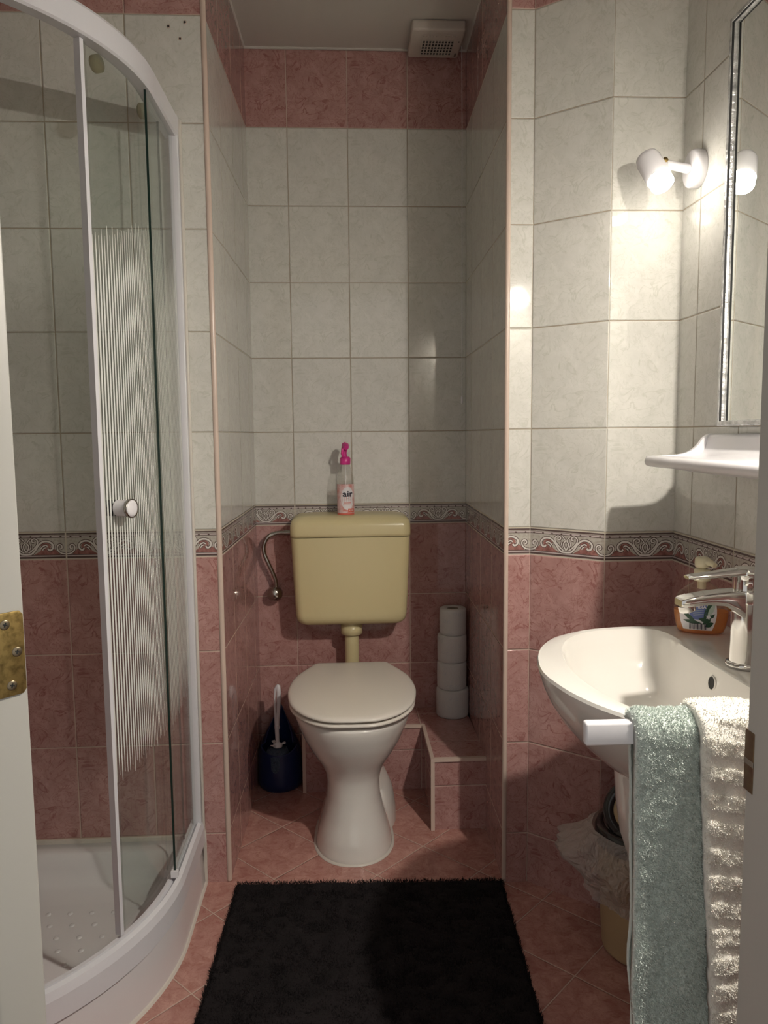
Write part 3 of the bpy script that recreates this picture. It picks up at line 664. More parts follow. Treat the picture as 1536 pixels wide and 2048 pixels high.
# ================================================================== EXTRACTOR FAN AND CORD
vf = thing('extractor_fan', 'square off-white ceiling fan grille in the alcove corner', 'fan', (0.635, 0.575, CEIL))
mb = MB(); mb.box((0.552, 0.487, CEIL-0.034), (0.718, 0.664, CEIL-0.001), VENT_M); mb.build('housing', vf, bevel=0.007, seg=3)
mb = MB(); mb.box((0.590, 0.545, CEIL-0.0352), (0.690, 0.640, CEIL-0.0338), DARK); mb.build('dark_opening', vf)
mb = MB()
for k in range(11): x = 0.590+0.010*k; mb.box((x-0.0016, 0.515, CEIL-0.039), (x+0.0016, 0.642, CEIL-0.0352), VENT_M)
for k in range(6): y = 0.545+0.0185*k; mb.box((0.590, y-0.002, CEIL-0.0375), (0.690, y+0.002, CEIL-0.0352), VENT_M)
mb.box((0.586, 0.512, CEIL-0.0365), (0.694, 0.5445, CEIL-0.0345), VENT_M)
mb.lathe([(0.0028, -0.0352), (0.0028, -0.0345)], DARK, (0.706, 0.555, CEIL), n=12, cap0=True)
for k in range(2): mb.box((0.703+0.003*k, 0.628, CEIL-0.0346), (0.705+0.003*k, 0.650, CEIL-0.0340), DARK)
mb.build('grille', vf)
pc = thing('pull_cord', 'thin white pull cord hanging from the ceiling fan', 'cord', (0.724, 0.60, CEIL-0.03))
mb = MB(); mb.tube([(0.716, 0.60, CEIL-0.018), (0.722, 0.60, CEIL-0.03), (0.7235, 0.60, 2.2), (0.7235, 0.60, 1.33)], 0.0010, PLASTIC_W, n=6); mb.build('string', pc)
mb = MB(); mb.lathe([(0.0012, 0.026), (0.0035, 0.022), (0.0042, 0.004), (0.0025, 0.0)], PLASTIC_W, (0.7235, 0.60, 1.305), n=14, cap0=True); mb.build('pull_weight', pc)

# ================================================================== SHOWER
XS, SS = -0.070, 0.25
def quad_path(xs=XS, s=SS, R=0.53, n1=10, n2=48, ofs=0.0, yend=None):
    """plan path from the back wall along the straight side, round the quarter circle, along to the left wall"""
    pts = [(xs+ofs, -s*k/n1) for k in range(n1)]
    cx, cy = xs-R, -s
    pts += [(cx+(R+ofs)*math.cos(a), cy-(R+ofs)*math.sin(a)) for a in np.linspace(0, PI/2, n2+1)]
    xe = LX+0.002; pts += [(lerp(cx, xe, k/n1), cy-R-ofs) for k in range(1, n1+1)]
    return pts
def s_path(s0, s1, ofs, n=24, xs=XS, s=SS, R=0.53):
    """points between arc lengths s0..s1 from the back wall"""
    out = []
    for k in range(n+1):
        t = lerp(s0, s1, k/n)
        if t < s: out.append((xs+ofs, -t))
        elif t < s+R*PI/2: a = (t-s)/R; out.append((xs-R+(R+ofs)*math.cos(a), -s-(R+ofs)*math.sin(a)))
        else: out.append((xs-R-(t-s-R*PI/2), -s-R-ofs))
    return out
def sweep(mb, path, prof, m, cap=True):
    """prof: list of (offset outward, z); path in plan"""
    rings = []; P = [Vector((p[0], p[1], 0)) for p in path]
    for i, p in enumerate(P):
        t = (P[min(i+1, len(P)-1)]-P[max(i-1, 0)]).normalized(); nn = Vector((-t.y, t.x, 0))
        rings.append([Vector((p.x+nn.x*o, p.y+nn.y*o, z)) for o, z in prof])
    n = len(prof); V = [q for r in rings for q in r]; Fc = []
    for i in range(len(rings)-1):
        for j in range(n): a = i*n+j; b = i*n+(j+1) % n; Fc.append((a, a+n, b+n, b))
    mb.add(V, Fc, m, False)
    if cap: mb.add(rings[0], [tuple(range(n))], m, False); mb.add(rings[-1], [tuple(reversed(range(n)))], m, False)
tray = thing('shower_tray', 'white quadrant shower tray with raised anti-slip dots', 'shower tray', (-0.5, -0.45, 0))
mb = MB()
def outline(inset, z, extra=0.0):
    R = 0.53; cx, cy = XS-R, -SS; pts = []; e = inset
    for a in np.linspace(0, PI/2, 33): pts.append(Vector((cx+(R-e)*math.cos(a), cy-(R-e)*math.sin(a), z)))
    for t in np.linspace(0, 1, 9)[1:]: pts.append(Vector((lerp(cx, LX+0.003+e, t), cy-R+e, z)))
    for t in np.linspace(0, 1, 13)[1:]: pts.append(Vector((LX+0.003+e, lerp(cy-R+e, -0.003-e, t), z)))
    for t in np.linspace(0, 1, 13)[1:]: pts.append(Vector((lerp(LX+0.003+e, XS-e, t), -0.003-e, z)))
    for t in np.linspace(0, 1, 6)[1:-1]: pts.append(Vector((XS-e, lerp(-0.003-e, cy, t), z)))
    return pts
rg = [outline(-0.003, 0.001), outline(-0.001, 0.06), outline(0.001, 0.108), outline(0.003, 0.1225), outline(0.006, 0.128), outline(0.045, 0.128), outline(0.055, 0.124), outline(0.068, 0.095), outline(0.080, 0.068), outline(0.10, 0.058), outline(0.16, 0.054)]
mb.loft(rg, ACRYL, True, True)
for i in range(10):
    for j in range(10):
        x, y = -0.72+0.052*i+0.02*(j % 2), -0.20-0.046*j
        cxq, cyq = XS-0.53, -SS
        if y < cyq and x > cxq and math.hypot(x-cxq, y-cyq) > 0.36: continue
        if x > XS-0.17: continue
        mb.lathe([(0.0068, 0.0), (0.006, 0.0016), (0.003, 0.0024), (0.0004, 0.0026)], ACRYL, (x, y, 0.0538), n=10, cap1=True)
mb.build('basin', tray)
mb = MB(); P = quad_path(ofs=0.003); sweep(mb, P, [(-0.001, 0.0), (0.006, 0.0), (0.003, 0.005), (-0.001, 0.007)], SILIC)
mb.box((XS+0.001, -0.005, 0), (XS+0.009, 0.0, 0.15), SILIC); mb.box((LX+0.002, -0.008, 0.122), (XS, 0.0, 0.137), SILIC); mb.build('sealant', tray)

sh = thing('shower_enclosure', 'curved sliding glass shower cabin with white rails and striped door', 'shower enclosure', (-0.3, -0.4, 0.13))
P = quad_path(n2=64)
mb = MB(); sweep(mb, P, [(-0.030, 0.129), (-0.002, 0.129), (-0.002, 0.121), (0.006, 0.119), (0.006, 0.164), (0.001, 0.181), (-0.008, 0.185), (-0.013, 0.174), (-0.018, 0.172), (-0.020, 0.180), (-0.029, 0.180)], ENAMEL); o = mb.build('bottom_rail', sh); auto_flat(o, 28)
mb = MB(); sweep(mb, P, [(-0.034, 1.934), (-0.004, 1.930), (0.001, 1.933), (0.002, 1.975), (-0.001, 1.981), (-0.010, 1.983), (-0.034, 1.983)], ENAMEL); o = mb.build('top_rail', sh); auto_flat(o, 28)
mb = MB(); mb.box((XS-0.020, -0.026, 0.150), (XS+0.001, -0.0002, 1.981), ENAMEL); mb.box((XS+0.001, -0.012, 0.150), (XS+0.007, -0.0002, 1.975), SILIC)
mb.build('wall_profile', sh, bevel=0.0015)
mb = MB(); mb.box((LX+0.0005, -SS-0.53-0.002, 0.150), (LX+0.028, -SS-0.53+0.030, 1.981), ENAMEL); mb.build('wall_profile', sh, bevel=0.0015)
def pane(name, s0, s1, ofs, z0, z1, n=26, stripes=None, pitch=0.0085, edge_ends=(True, True)):
    mb = MB(); pa = s_path(s0, s1, ofs, n); pb = s_path(s0, s1, ofs-0.005, n)
    for (q, flip) in ((pa, 0), (pb, 1)):
        V = [(x, y, z) for x, y in q for z in (z0, z1)]; Fc = [(2*i, 2*i+2, 2*i+3, 2*i+1) if flip else (2*i+1, 2*i+3, 2*i+2, 2*i) for i in range(n)]
        mb.add(V, Fc, GLASS, True)
    for i in (0, n):
        if edge_ends[0 if i == 0 else 1]: mb.quad([(pa[i][0], pa[i][1], z0), (pb[i][0], pb[i][1], z0), (pb[i][0], pb[i][1], z1), (pa[i][0], pa[i][1], z1)], GLASS_EDGE)
    if stripes:
        a, b, zlo, zhi = stripes; k = 0; t = a
        while t < b:
            f = (t-a)/(b-a); ragged = 0.055*math.sin(f*PI)
            zt = zhi+0.10*(1-f)-0.02*abs(math.sin(k*1.7)); zb = zlo+0.09*(1-f)*0.5+0.02*abs(math.cos(k*1.3))
            q = s_path(t, t+pitch*0.52, ofs+0.0006, 1); wtop = s_path(t+pitch*0.20, t+pitch*0.33, ofs+0.0006, 1)
            # taper at both ends
            mb.quad([(q[0][0], q[0][1], zb+0.10), (q[1][0], q[1][1], zb+0.10), (q[1][0], q[1][1], zt-0.10), (q[0][0], q[0][1], zt-0.10)], STRIPE)
            mb.quad([(q[0][0], q[0][1], zt-0.10), (q[1][0], q[1][1], zt-0.10), (wtop[1][0], wtop[1][1], zt), (wtop[0][0], wtop[0][1], zt)], STRIPE)
            mb.quad([(wtop[0][0], wtop[0][1], zb), (wtop[1][0], wtop[1][1], zb), (q[1][0], q[1][1], zb+0.10), (q[0][0], q[0][1], zb+0.10)], STRIPE)
            t += pitch; k += 1
    return mb.build(name, sh)
ARC = SS+0.53*PI/2; TOT = ARC+(LX-XS+0.53)*-1
pane('fixed_panel', 0.035, 0.277, -0.010, 0.184, 1.932, stripes=(0.05, 0.265, 0.52, 1.56), pitch=0.0085, edge_ends=(False, True))
f2 = pane('fixed_panel', TOT-0.315, TOT-0.03, -0.010, 0.184, 1.932, edge_ends=(True, False))
DLEAD = SS+0.53*math.radians(28.0)
pane('door_panel', DLEAD-0.39, DLEAD-0.010, -0.022, 0.190, 1.928, stripes=(DLEAD-0.375, DLEAD-0.016, 0.50, 1.60), edge_ends=(True, False))
pane('door_panel', TOT-DLEAD+0.010, TOT-DLEAD+0.39, -0.022, 0.190, 1.928, edge_ends=(False, True))
def lead_profile(s, name):
    q = s_path(s-0.011, s+0.004, -0.0245, 1); mb = MB(); P3 = s_path(s-0.010, s-0.001, -0.018, 3); sweep(mb, P3, [(-0.014, 0.187), (0.001, 0.187), (0.001, 1.931), (-0.014, 1.931)], ENAMEL)
    P3 = s_path(s-0.020, s-0.012, -0.018, 3); sweep(mb, P3, [(-0.010, 0.187), (-0.003, 0.187), (-0.003, 1.931), (-0.010, 1.931)], CLEARP); o = mb.build(name, sh); return o
lead_profile(DLEAD, 'door_profile'); lead_profile(TOT-DLEAD+0.008, 'door_profile')
def knob(s):
    (x, y), = s_path(s, s, -0.019, 0) if False else [s_path(s, s+0.001, -0.019, 1)[0]]
    a = (s-SS)/0.53; nx, ny = math.cos(a), -math.sin(a)
    M = Matrix.Translation((x, y, 1.064)) @ Vector((nx, ny, 0)).to_track_quat('Z', 'Y').to_matrix().to_4x4()
    mb = MB(); mb.lathe([(0.0165, 0.0), (0.0165, 0.026), (0.0165, 0.028)], PLASTIC_W, n=32, M=M); mb.lathe([(0.0165, -0.010), (0.0165, -0.030), (0.014, -0.033), (0, -0.033)], BLACK_P, n=28, M=M)
    mb.lathe([(0.0165, 0.028), (0.0190, 0.028), (0.0190, 0.034), (0.0165, 0.034)], DCHROME, n=36, M=M)
    mb.lathe([(0.0, 0.0355), (0.012, 0.0355), (0.0168, 0.034), (0.0168, 0.030)], PLASTIC_W, n=36, M=M); return mb.build('knob', sh)
knob(DLEAD-0.052); knob(TOT-DLEAD+0.056)
def roller(s, z):
    x, y = s_path(s, s+0.001, -0.034, 1)[0]; a = (s-SS)/0.53 if s > SS else 0.0
    M = Matrix.Translation((x, y, z)) @ Vector((-math.cos(a), math.sin(a), 0)).to_track_quat('Z', 'Y').to_matrix().to_4x4()
    mb = MB(); mb.lathe([(0.0, 0.012), (0.010, 0.012), (0.016, 0.008), (0.016, -0.004), (0.0, -0.004)], glass_mat('amber_roller', (0.8, 0.76, 0.62, 1), 0.3, 0.35, thick_col=(0.3, 0.27, 0.18, 1)), n=22, M=M); return mb.build('roller', sh)
for s in (DLEAD-0.30, DLEAD-0.07): roller(s, 1.915)
mb = MB(); q = s_path(0.271, 0.280, -0.011, 1); mb.box((q[0][0]-0.010, q[1][1]-0.004, 0.185), (q[0][0]+0.006, q[0][1], 0.200), PLASTIC_W); mb.build('glass_clip', sh)

# ================================================================== RUG
def fibres(n, base, length, lean, width, seed=1):
    """base(n)->(P,Nrm) arrays ; returns triangles blades"""
    r_ = np.random.default_rng(seed); P, Nn = base
    th = r_.uniform(0, 2*PI, n); d = Nn+lean*np.stack([np.cos(th), np.sin(th), r_.uniform(-0.5, 0.5, n)], 1); d /= np.linalg.norm(d, axis=1)[:, None]
    side = np.cross(d, r_.normal(size=(n, 3))); side /= np.linalg.norm(side, axis=1)[:, None]
    L_ = length*r_.uniform(0.6, 1.2, n)[:, None]; wd = width
    A = P-side*wd/2; B = P+side*wd/2; bend = np.cross(side, d)*L_*r_.uniform(-0.4, 0.4, n)[:, None]
    C = P+d*L_*0.6+side*wd/2+bend*0.4; D = P+d*L_*0.6-side*wd/2+bend*0.4; E = P+d*L_+bend
    V = np.stack([A, B, C, D, E], 1).reshape(-1, 3); k = np.arange(n)*5
    quads = np.stack([k, k+1, k+2, k+3], 1); tris = np.stack([k+3, k+2, k+4], 1)
    return V, quads, tris
def mesh_np(name, V, quads, tris, m, parent=None, smooth=False):
    me = bpy.data.meshes.new(name); nv = len(V); nq, nt_ = len(quads), len(tris)
    me.vertices.add(nv); me.vertices.foreach_set('co', np.asarray(V, np.float32).ravel())
    me.loops.add(nq*4+nt_*3); me.loops.foreach_set('vertex_index', np.concatenate([quads.ravel(), tris.ravel()]).astype(np.int32))
    me.polygons.add(nq+nt_); me.polygons.foreach_set('loop_start', np.concatenate([np.arange(nq)*4, nq*4+np.arange(nt_)*3]).astype(np.int32))
    me.update(calc_edges=True); me.materials.append(m)
    me.polygons.foreach_set('use_smooth', [smooth]*(nq+nt_))
    me.validate(); o = bpy.data.objects.new(name, me); COL.objects.link(o)
    if parent is not None: o.parent = parent; o.matrix_parent_inverse = Matrix.Translation(parent.location).inverted()
    return o
def vnoise(x, y, sc, seed=0):
    r_ = np.random.default_rng(seed); g = r_.random((64, 64)); x = x*sc; y = y*sc
    xi, yi = np.floor(x).astype(int), np.floor(y).astype(int); fx_, fy_ = x-xi, y-yi; fx_ = fx_*fx_*(3-2*fx_); fy_ = fy_*fy_*(3-2*fy_)
    G = lambda a, b: g[a % 64, b % 64]
    return (G(xi, yi)*(1-fx_)+G(xi+1, yi)*fx_)*(1-fy_)+(G(xi, yi+1)*(1-fx_)+G(xi+1, yi+1)*fx_)*fy_
rug = thing('bath_mat', 'black shaggy bath mat on the floor before the toilet', 'rug', (0.36, -0.45, 0))
C0 = np.array([(0.020, -0.022), (0.733, -0.052), (0.700, -0.93), (-0.015, -0.90)])   # corners back-left, back-right, front-right, front-left
def rug_pt(a, b):
    t = C0[0]*((1-a)*(1-b))[:, None]+C0[1]*(a*(1-b))[:, None]+C0[2]*(a*b)[:, None]+C0[3]*((1-a)*b)[:, None]; return t
nx_, ny_ = 150, 190
ga, gb = np.meshgrid(np.linspace(0, 1, nx_), np.linspace(0, 1, ny_)); ga, gb = ga.ravel(), gb.ravel()
XY = rug_pt(ga, gb); hz = 0.007+0.0055*vnoise(XY[:, 0]+2, XY[:, 1]+3, 46, 1)+0.003*vnoise(XY[:, 0]+2, XY[:, 1]+3, 130, 2)
ed = np.minimum.reduce([ga, 1-ga, gb, 1-gb])*0.8; hz = hz*np.clip(ed/0.012, 0.15, 1)
XY = XY+0.004*(np.stack([vnoise(XY[:, 0]+5, XY[:, 1]+5, 60, 3), vnoise(XY[:, 0]+5, XY[:, 1]+5, 60, 4)], 1)-0.5)
V = np.c_[XY, hz+0.001]; idx = np.arange(nx_*ny_).reshape(ny_, nx_)
quads = np.stack([idx[:-1, :-1], idx[1:, :-1], idx[1:, 1:], idx[:-1, 1:]], -1).reshape(-1, 4)
mesh_np('backing', V, quads, np.zeros((0, 3), int), RUG_M, rug, True)
nf = 110000; fa, fb = rng.random(nf), rng.random(nf); q = rug_pt(fa, fb)
clump = vnoise(q[:, 0]+2, q[:, 1]+3, 26, 5)[:, None]
Nn = np.c_[0.9*(vnoise(q[:, 0]+7, q[:, 1]+1, 30, 6)-0.5), 0.9*(vnoise(q[:, 0]+7, q[:, 1]+1, 30, 7)-0.5), np.ones(nf)]
V, qd, tr_ = fibres(nf, (np.c_[q, np.full(nf, 0.007)], Nn), 0.0095, 0.5, 0.0013, 3)
po = mesh_np('pile', V, qd, tr_, RUG_M, rug); po['kind'] = 'stuff'

# ================================================================== WASH BASIN
WX = RXW-0.0005; BC = (0.90, -0.7339)
def outline_pts(ctrl, n=96):
    """ctrl = plan points for half (y >= yc side) from wall to tip; mirrored and resampled by angle"""
    full = [np.array(p) for p in ctrl]+[np.array((p[0], 2*BC[1]-p[1])) for p in reversed(ctrl[:-1])]
    P = np.array(full); d = np.r_[0, np.cumsum(np.linalg.norm(np.diff(P, axis=0), axis=1))]
    # closed polygon incl. wall side
    P = np.vstack([P, P[:1]]); ang = np.arctan2(P[:, 1]-BC[1], P[:, 0]-BC[0]); out = []
    for k in range(n):
        a = 2*PI*k/n+0.0001; dr = np.array([math.cos(a), math.sin(a)]); best = None
        for i in range(len(P)-1):
            p, q_ = P[i]-BC, P[i+1]-BC; e = q_-p; den = dr[0]*e[1]-dr[1]*e[0]
            if abs(den) < 1e-12: continue
            t = (p[0]*e[1]-p[1]*e[0])/den; s = (p[0]*dr[1]-p[1]*dr[0])/den
            if t > 0 and -1e-9 <= s <= 1+1e-9: best = max(best or 0, t)
        out.append(best*dr+BC)
    return np.array(out)
rimc = [(x[0], x[1]) for x in spline([(WX, -0.4415), (1.0338, -0.4404), (0.9668, -0.4415), (0.8775, -0.4471), (0.805, -0.4661), (0.7436, -0.5051), (0.7012, -0.5632), (0.6744, -0.6279), (0.6599, -0.6949), (0.6566, -0.7339)], 6)]
inc = [(x[0], x[1]) for x in spline([(0.969, -0.7339), (0.9702, -0.6056), (0.9724, -0.5107), (0.9612, -0.4739), (0.9278, -0.4605), (0.8664, -0.4627), (0.8106, -0.4828), (0.7637, -0.5275), (0.7325, -0.5944), (0.7168, -0.6725), (0.7124, -0.7339)], 6)]
OUT = outline_pts(rimc)
P_ = np.array(inc[1:-1]); 
BC_save = BC
INN = outline_pts(inc[6:]) if False else None
def inner_pts(n=96):
    full = [np.array(p) for p in inc]+[np.array((p[0], 2*BC[1]-p[1])) for p in reversed(inc[1:-1])]
    P = np.array(full+[full[0]]); out = []; c0 = np.array((0.85, BC[1]))
    for k in range(n):
        v = OUT[k]-c0; dr = v/np.linalg.norm(v); best = 0
        for i in range(len(P)-1):
            p, q_ = P[i]-c0, P[i+1]-c0; e = q_-p; den = dr[0]*e[1]-dr[1]*e[0]
            if abs(den) < 1e-12: continue
            t = (p[0]*e[1]-p[1]*e[0])/den; s = (p[0]*dr[1]-p[1]*dr[0])/den
            if t > 0 and -1e-9 <= s <= 1+1e-9: best = max(best, t)
        out.append(best*dr+c0)
    return np.array(out)
INN = inner_pts()
RZ = 0.800
def blend(a, b, t): return a*(1-t)+b*t
def rg3(A, z): return [Vector((p[0], p[1], z)) for p in A]
UC = np.array((0.98, BC[1]))
def shrink(A, k, kx=None):      # toward the pedestal, wall side stays on the wall
    kx = kx or k; o = A.copy(); o[:, 1] = UC[1]+(A[:, 1]-UC[1])*k; o[:, 0] = np.where(A[:, 0] < WX-0.001, WX-(WX-A[:, 0])*kx, A[:, 0]); return o
sink = thing('wash_basin', 'white ceramic wall basin with a half pedestal below', 'sink', (0.95, -0.7339, 0.80))
mb = MB(); rings = []
for z, k, kx in ((0.5913, 0.3, 0.62), (0.6136, 0.42, 0.7), (0.6415, 0.56, 0.775), (0.675, 0.72, 0.855), (0.7085, 0.85, 0.918), (0.742, 0.935, 0.962), (0.7665, 0.975, 0.985), (0.7844, 0.995, 0.996), (0.7933, 1, 1), (0.7983, 0.992, 0.995)):
    rings.append(rg3(shrink(OUT, k, kx), z))
rings.append(rg3(blend(OUT, INN, 0.30), RZ)); rings.append(rg3(blend(OUT, INN, 0.75), RZ-0.001)); rings.append(rg3(blend(OUT, INN, 0.94), RZ-0.0015))
bc = np.array((0.857, BC[1]))
for k, dz in ((1.0, 0.0055), (0.982, 0.014), (0.96, 0.03), (0.92, 0.06), (0.85, 0.085), (0.74, 0.108), (0.58, 0.124), (0.38, 0.133), (0.18, 0.137), (0.05, 0.138)):
    rings.append(rg3(bc+(INN-bc)*k, RZ-dz))
mb.loft(rings, CERAMIC); basin = mb.build('bowl', sink); auto_flat(basin, 36)
for pth in ():
    pass
mb = MB(); M = Matrix.Translation((0.9625, -0.716, 0.766)) @ Vector((-0.97, 0, 0.12)).to_track_quat('Z', 'Y').to_matrix().to_4x4()
mb.lathe([(0.0115, -0.006), (0.0115, 0.0010), (0.0125, 0.0006), (0.0135, -0.001)], CERAMIC, n=24, M=M); mb.lathe([(0.0115, 0.0004), (0.0, 0.0004)], DARK, n=24, M=M); mb.build('overflow_hole', sink)
mb = MB(); mb.lathe([(0.022, 0.002), (0.020, 0.005), (0.0, 0.006)], CHROME, (0.857, -0.7339, RZ-0.138), n=24); mb.build('drain', sink)
mb = MB(); rings = []
for z, xf, hw in ((0.3066, 1.0449, 0.0502), (0.3122, 1.0003, 0.067), (0.3289, 0.9389, 0.0804), (0.3624, 0.8798, 0.0915), (0.3959, 0.8474, 0.0982), (0.4405, 0.8229, 0.1027), (0.4963, 0.805, 0.1071), (0.5521, 0.7972, 0.1116), (0.6079, 0.7938, 0.1183), (0.6637, 0.7938, 0.125)):
    ring = []
    for k in range(33):
        a = PI/2+PI*k/32; c, s = math.cos(a), math.sin(a); dx = min(0.16, (WX-xf)*0.8)
        ring.append(Vector((xf+dx+dx*math.copysign(abs(c)**0.8, c), -0.7339+hw*math.copysign(abs(s)**0.85, s), z)))
    ring = [Vector((WX, ring[0].y, z))]+ring+[Vector((WX, ring[-1].y, z))]
    rings.append(ring)
mb.loft(rings, CERAMIC); o = mb.build('half_pedestal', sink); auto_flat(o, 50)

# mixer tap
tap = thing('mixer_tap', 'chrome single lever mixer tap on the basin edge', 'faucet', (1.0315, -0.7306, RZ))
tx, ty = 1.0115, -0.7306
mb = MB(); mb.lathe([(0.0, 0), (0.030, 0.0), (0.0307, 0.0035), (0.0295, 0.008), (0.0255, 0.009)], CHROME, (tx, ty, RZ), n=40); mb.build('base_ring', tap)
mb = MB(); mb.lathe([(0.025, 0.007), (0.024, 0.045), (0.024, 0.084), (0.025, 0.112), (0.025, 0.132), (0.022, 0.135)], CHROME, (tx, ty, RZ), n=40, cap1=True); mb.build('tap_body', tap)
mb = MB(); rings = []
for x, zt, zb, hw in ((0.0134, 0.1357, 0.0687, 0.0218), (-0.0089, 0.1357, 0.0821, 0.0218), (-0.0279, 0.1351, 0.1, 0.0212), (-0.0458, 0.1335, 0.1095, 0.0206), (-0.0719, 0.1307, 0.1117, 0.0199), (-0.098, 0.1268, 0.11, 0.019), (-0.1146, 0.1234, 0.1083, 0.0184), (-0.1198, 0.1201, 0.1089, 0.0145)):
    zc, hh = (zt+zb)/2, (zt-zb)/2; ring = []
    for k in range(28):
        a = 2*PI*k/28; c, s = math.cos(a), math.sin(a); ring.append(Vector((tx+x, ty+hw*math.copysign(abs(c)**0.28, c), RZ+zc+hh*math.copysign(abs(s)**0.28, s))))
    rings.append(ring)
mb.loft(rings, CHROME); spo = mb.build('spout', tap); auto_flat(spo, 35)
mb = MB(); mb.lathe([(0.0128, 0.0), (0.014, 0.002), (0.014, 0.011)], CHROME, n=28, M=Matrix.Translation((tx-0.103, ty, RZ+0.099)) @ Matrix.Rotation(-0.25, 4, 'Y'), cap0=True); mb.build('aerator', spo)
mb = MB(); mb.lathe([(0.0223, 0.135), (0.0218, 0.138), (0.0218, 0.155), (0.0234, 0.160), (0.024, 0.167), (0.020, 0.172)], CHROME, (tx, ty, RZ), n=36, cap1=True)
rings = []
for x, z, hw, hh in ((0.0246, 0.1663, 0.0179, 0.0045), (0, 0.1674, 0.0212, 0.0061), (-0.0335, 0.1641, 0.019, 0.0056), (-0.067, 0.1607, 0.0162, 0.0045), (-0.0982, 0.1585, 0.0134, 0.0038), (-0.1071, 0.1579, 0.01, 0.0025)):
    rings.append([Vector((tx+x, ty+hw*math.copysign(abs(math.cos(2*PI*k/24))**0.6, math.cos(2*PI*k/24)), RZ+z+hh*math.copysign(abs(math.sin(2*PI*k/24))**0.6, math.sin(2*PI*k/24)))) for k in range(24)])
mb.loft(rings, CHROME); mb.build('lever', tap)

# soap dispenser
sx_, sy_, sz_ = 1.0405, -0.5051, RZ+0.0005; SK = 1.116; SROT = math.radians(-22)
soap = thing('soap_dispenser', 'clear pump bottle of orange liquid soap on the basin', 'soap bottle', (sx_, sy_, sz_))
def soap_ring(hw, hd, z, n=44, e=2.4, M=None):
    out = []
    for k in range(n):
        a = 2*PI*k/n; c, s = math.cos(a), math.sin(a); x = SK*hw*math.copysign(abs(c)**(2/e), c); y = SK*hd*math.copysign(abs(s)**(2/e), s)
        out.append(Vector((sx_+x*math.cos(SROT)-y*math.sin(SROT), sy_+x*math.sin(SROT)+y*math.cos(SROT), sz_+z*SK)))
    return out
sp_ = [(0.0, 0.034, 0.018), (0.002, 0.0385, 0.021), (0.012, 0.0425, 0.0235), (0.03, 0.0460, 0.0255), (0.048, 0.0465, 0.026), (0.066, 0.0425, 0.0245), (0.076, 0.036, 0.022), (0.084, 0.026, 0.018), (0.090, 0.0165, 0.0145), (0.094, 0.0125, 0.0125), (0.098, 0.012, 0.012)]
mb = MB(); mb.loft([soap_ring(h, d, z) for z, h, d in sp_], AMBER_CLEAR, True, False); sbb = mb.build('bottle_body', soap)
lq = [(0.0015, 0.033, 0.017), (0.004, 0.038, 0.0205), (0.012, 0.0415, 0.0225), (0.03, 0.0450, 0.0245), (0.041, 0.0458, 0.0250)]
mb = MB(); mb.loft([soap_ring(h, d, z) for z, h, d in lq], ORANGE); mb.build('liquid_soap', sbb)
def soap_pt(u, v, e=0.0):        # on the front face
    h = interp(v, [p[0] for p in sp_], [p[1] for p in sp_]); d = interp(v, [p[0] for p in sp_], [p[2] for p in sp_])
    t = min(0.97, abs(u)/h); y = -(d*(1-t**2.4)**(1/2.4)+0.0006+e)
    u, y, v = u*SK, y*SK, v*SK
    return (sx_+u*math.cos(SROT)-y*math.sin(SROT), sy_+u*math.sin(SROT)+y*math.cos(SROT), sz_+v)
mb = MB()
def sgrid(u0_, u1_, v0, v1, m, e, sh=None, nu=12, nv=10):
    sh = sh or (lambda u, v: (u, v))
    for i in range(nu):
        for j in range(nv):
            q = [sh(lerp(u0_, u1_, a/nu), lerp(v0, v1, b/nv)) for a, b in ((i, j), (i+1, j), (i+1, j+1), (i, j+1))]
            mb.quad([soap_pt(u, v, e) for u, v in q], m)
barrel = lambda u, v: (-0.006+u*(1-0.35*((v-0.042)/0.04)**2), v)
sgrid(-0.031, 0.031, 0.009, 0.073, LABEL_W, 0.0, barrel)
sgrid(-0.0135, 0.0135, 0.0285, 0.0560, LABEL_B, 0.0003, lambda u, v: (u-0.006+0.06*(v-0.05), v), 6, 6)
def leaf(u0_, v0, u1_, v1, wd, m, e=0.0004):
    n = 10; A = []; B = []
    for k in range(n+1):
        t = k/n; u, v = lerp(u0_, u1_, t), lerp(v0, v1, t); L_ = math.hypot(u1_-u0_, v1-v0); nx2, ny2 = -(v1-v0)/L_, (u1_-u0_)/L_; w_ = wd*math.sin(PI*min(1, t*0.96+0.04))
        A.append((u+nx2*w_/2, v+ny2*w_/2)); B.append((u-nx2*w_/2, v-ny2*w_/2))
    for k in range(n): mb.quad([soap_pt(*p, e) for p in (A[k], A[k+1], B[k+1], B[k])], m)
leaf(0.004, 0.020, 0.018, 0.068, 0.012, LABEL_G); leaf(-0.034, 0.044, -0.008, 0.022, 0.007, LABEL_G); leaf(-0.030, 0.026, 0.000, 0.022, 0.007, LABEL_G)
leaf(-0.005, 0.030, 0.016, 0.026, 0.008, LABEL_G); leaf(0.002, 0.020, 0.022, 0.040, 0.009, LABEL_G); leaf(0.006, 0.016, 0.020, 0.024, 0.009, LABEL_G)
leaf(0.010, 0.034, 0.022, 0.060, 0.008, LABEL_G2, 0.0005)
for fx_, fy_ in ((0.011, 0.034), (0.018, 0.029)):
    for k in range(5): a = 2*PI*k/5; leaf(fx_, fy_, fx_+0.0045*math.cos(a), fy_+0.0045*math.sin(a), 0.003, LABEL_W, 0.0008)
for k in range(14): u = -0.020+0.0022*k; sgrid(u, u+(0.0008 if k % 3 else 0.0014), 0.0105, 0.022, INK, 0.0007, None, 1, 2)
put_text('OMBIA', 0.0082, -0.0055, 0.0515, LABEL_W, lambda u, v, e: soap_pt(u, v, e), e=0.0008, bold=0.0002)
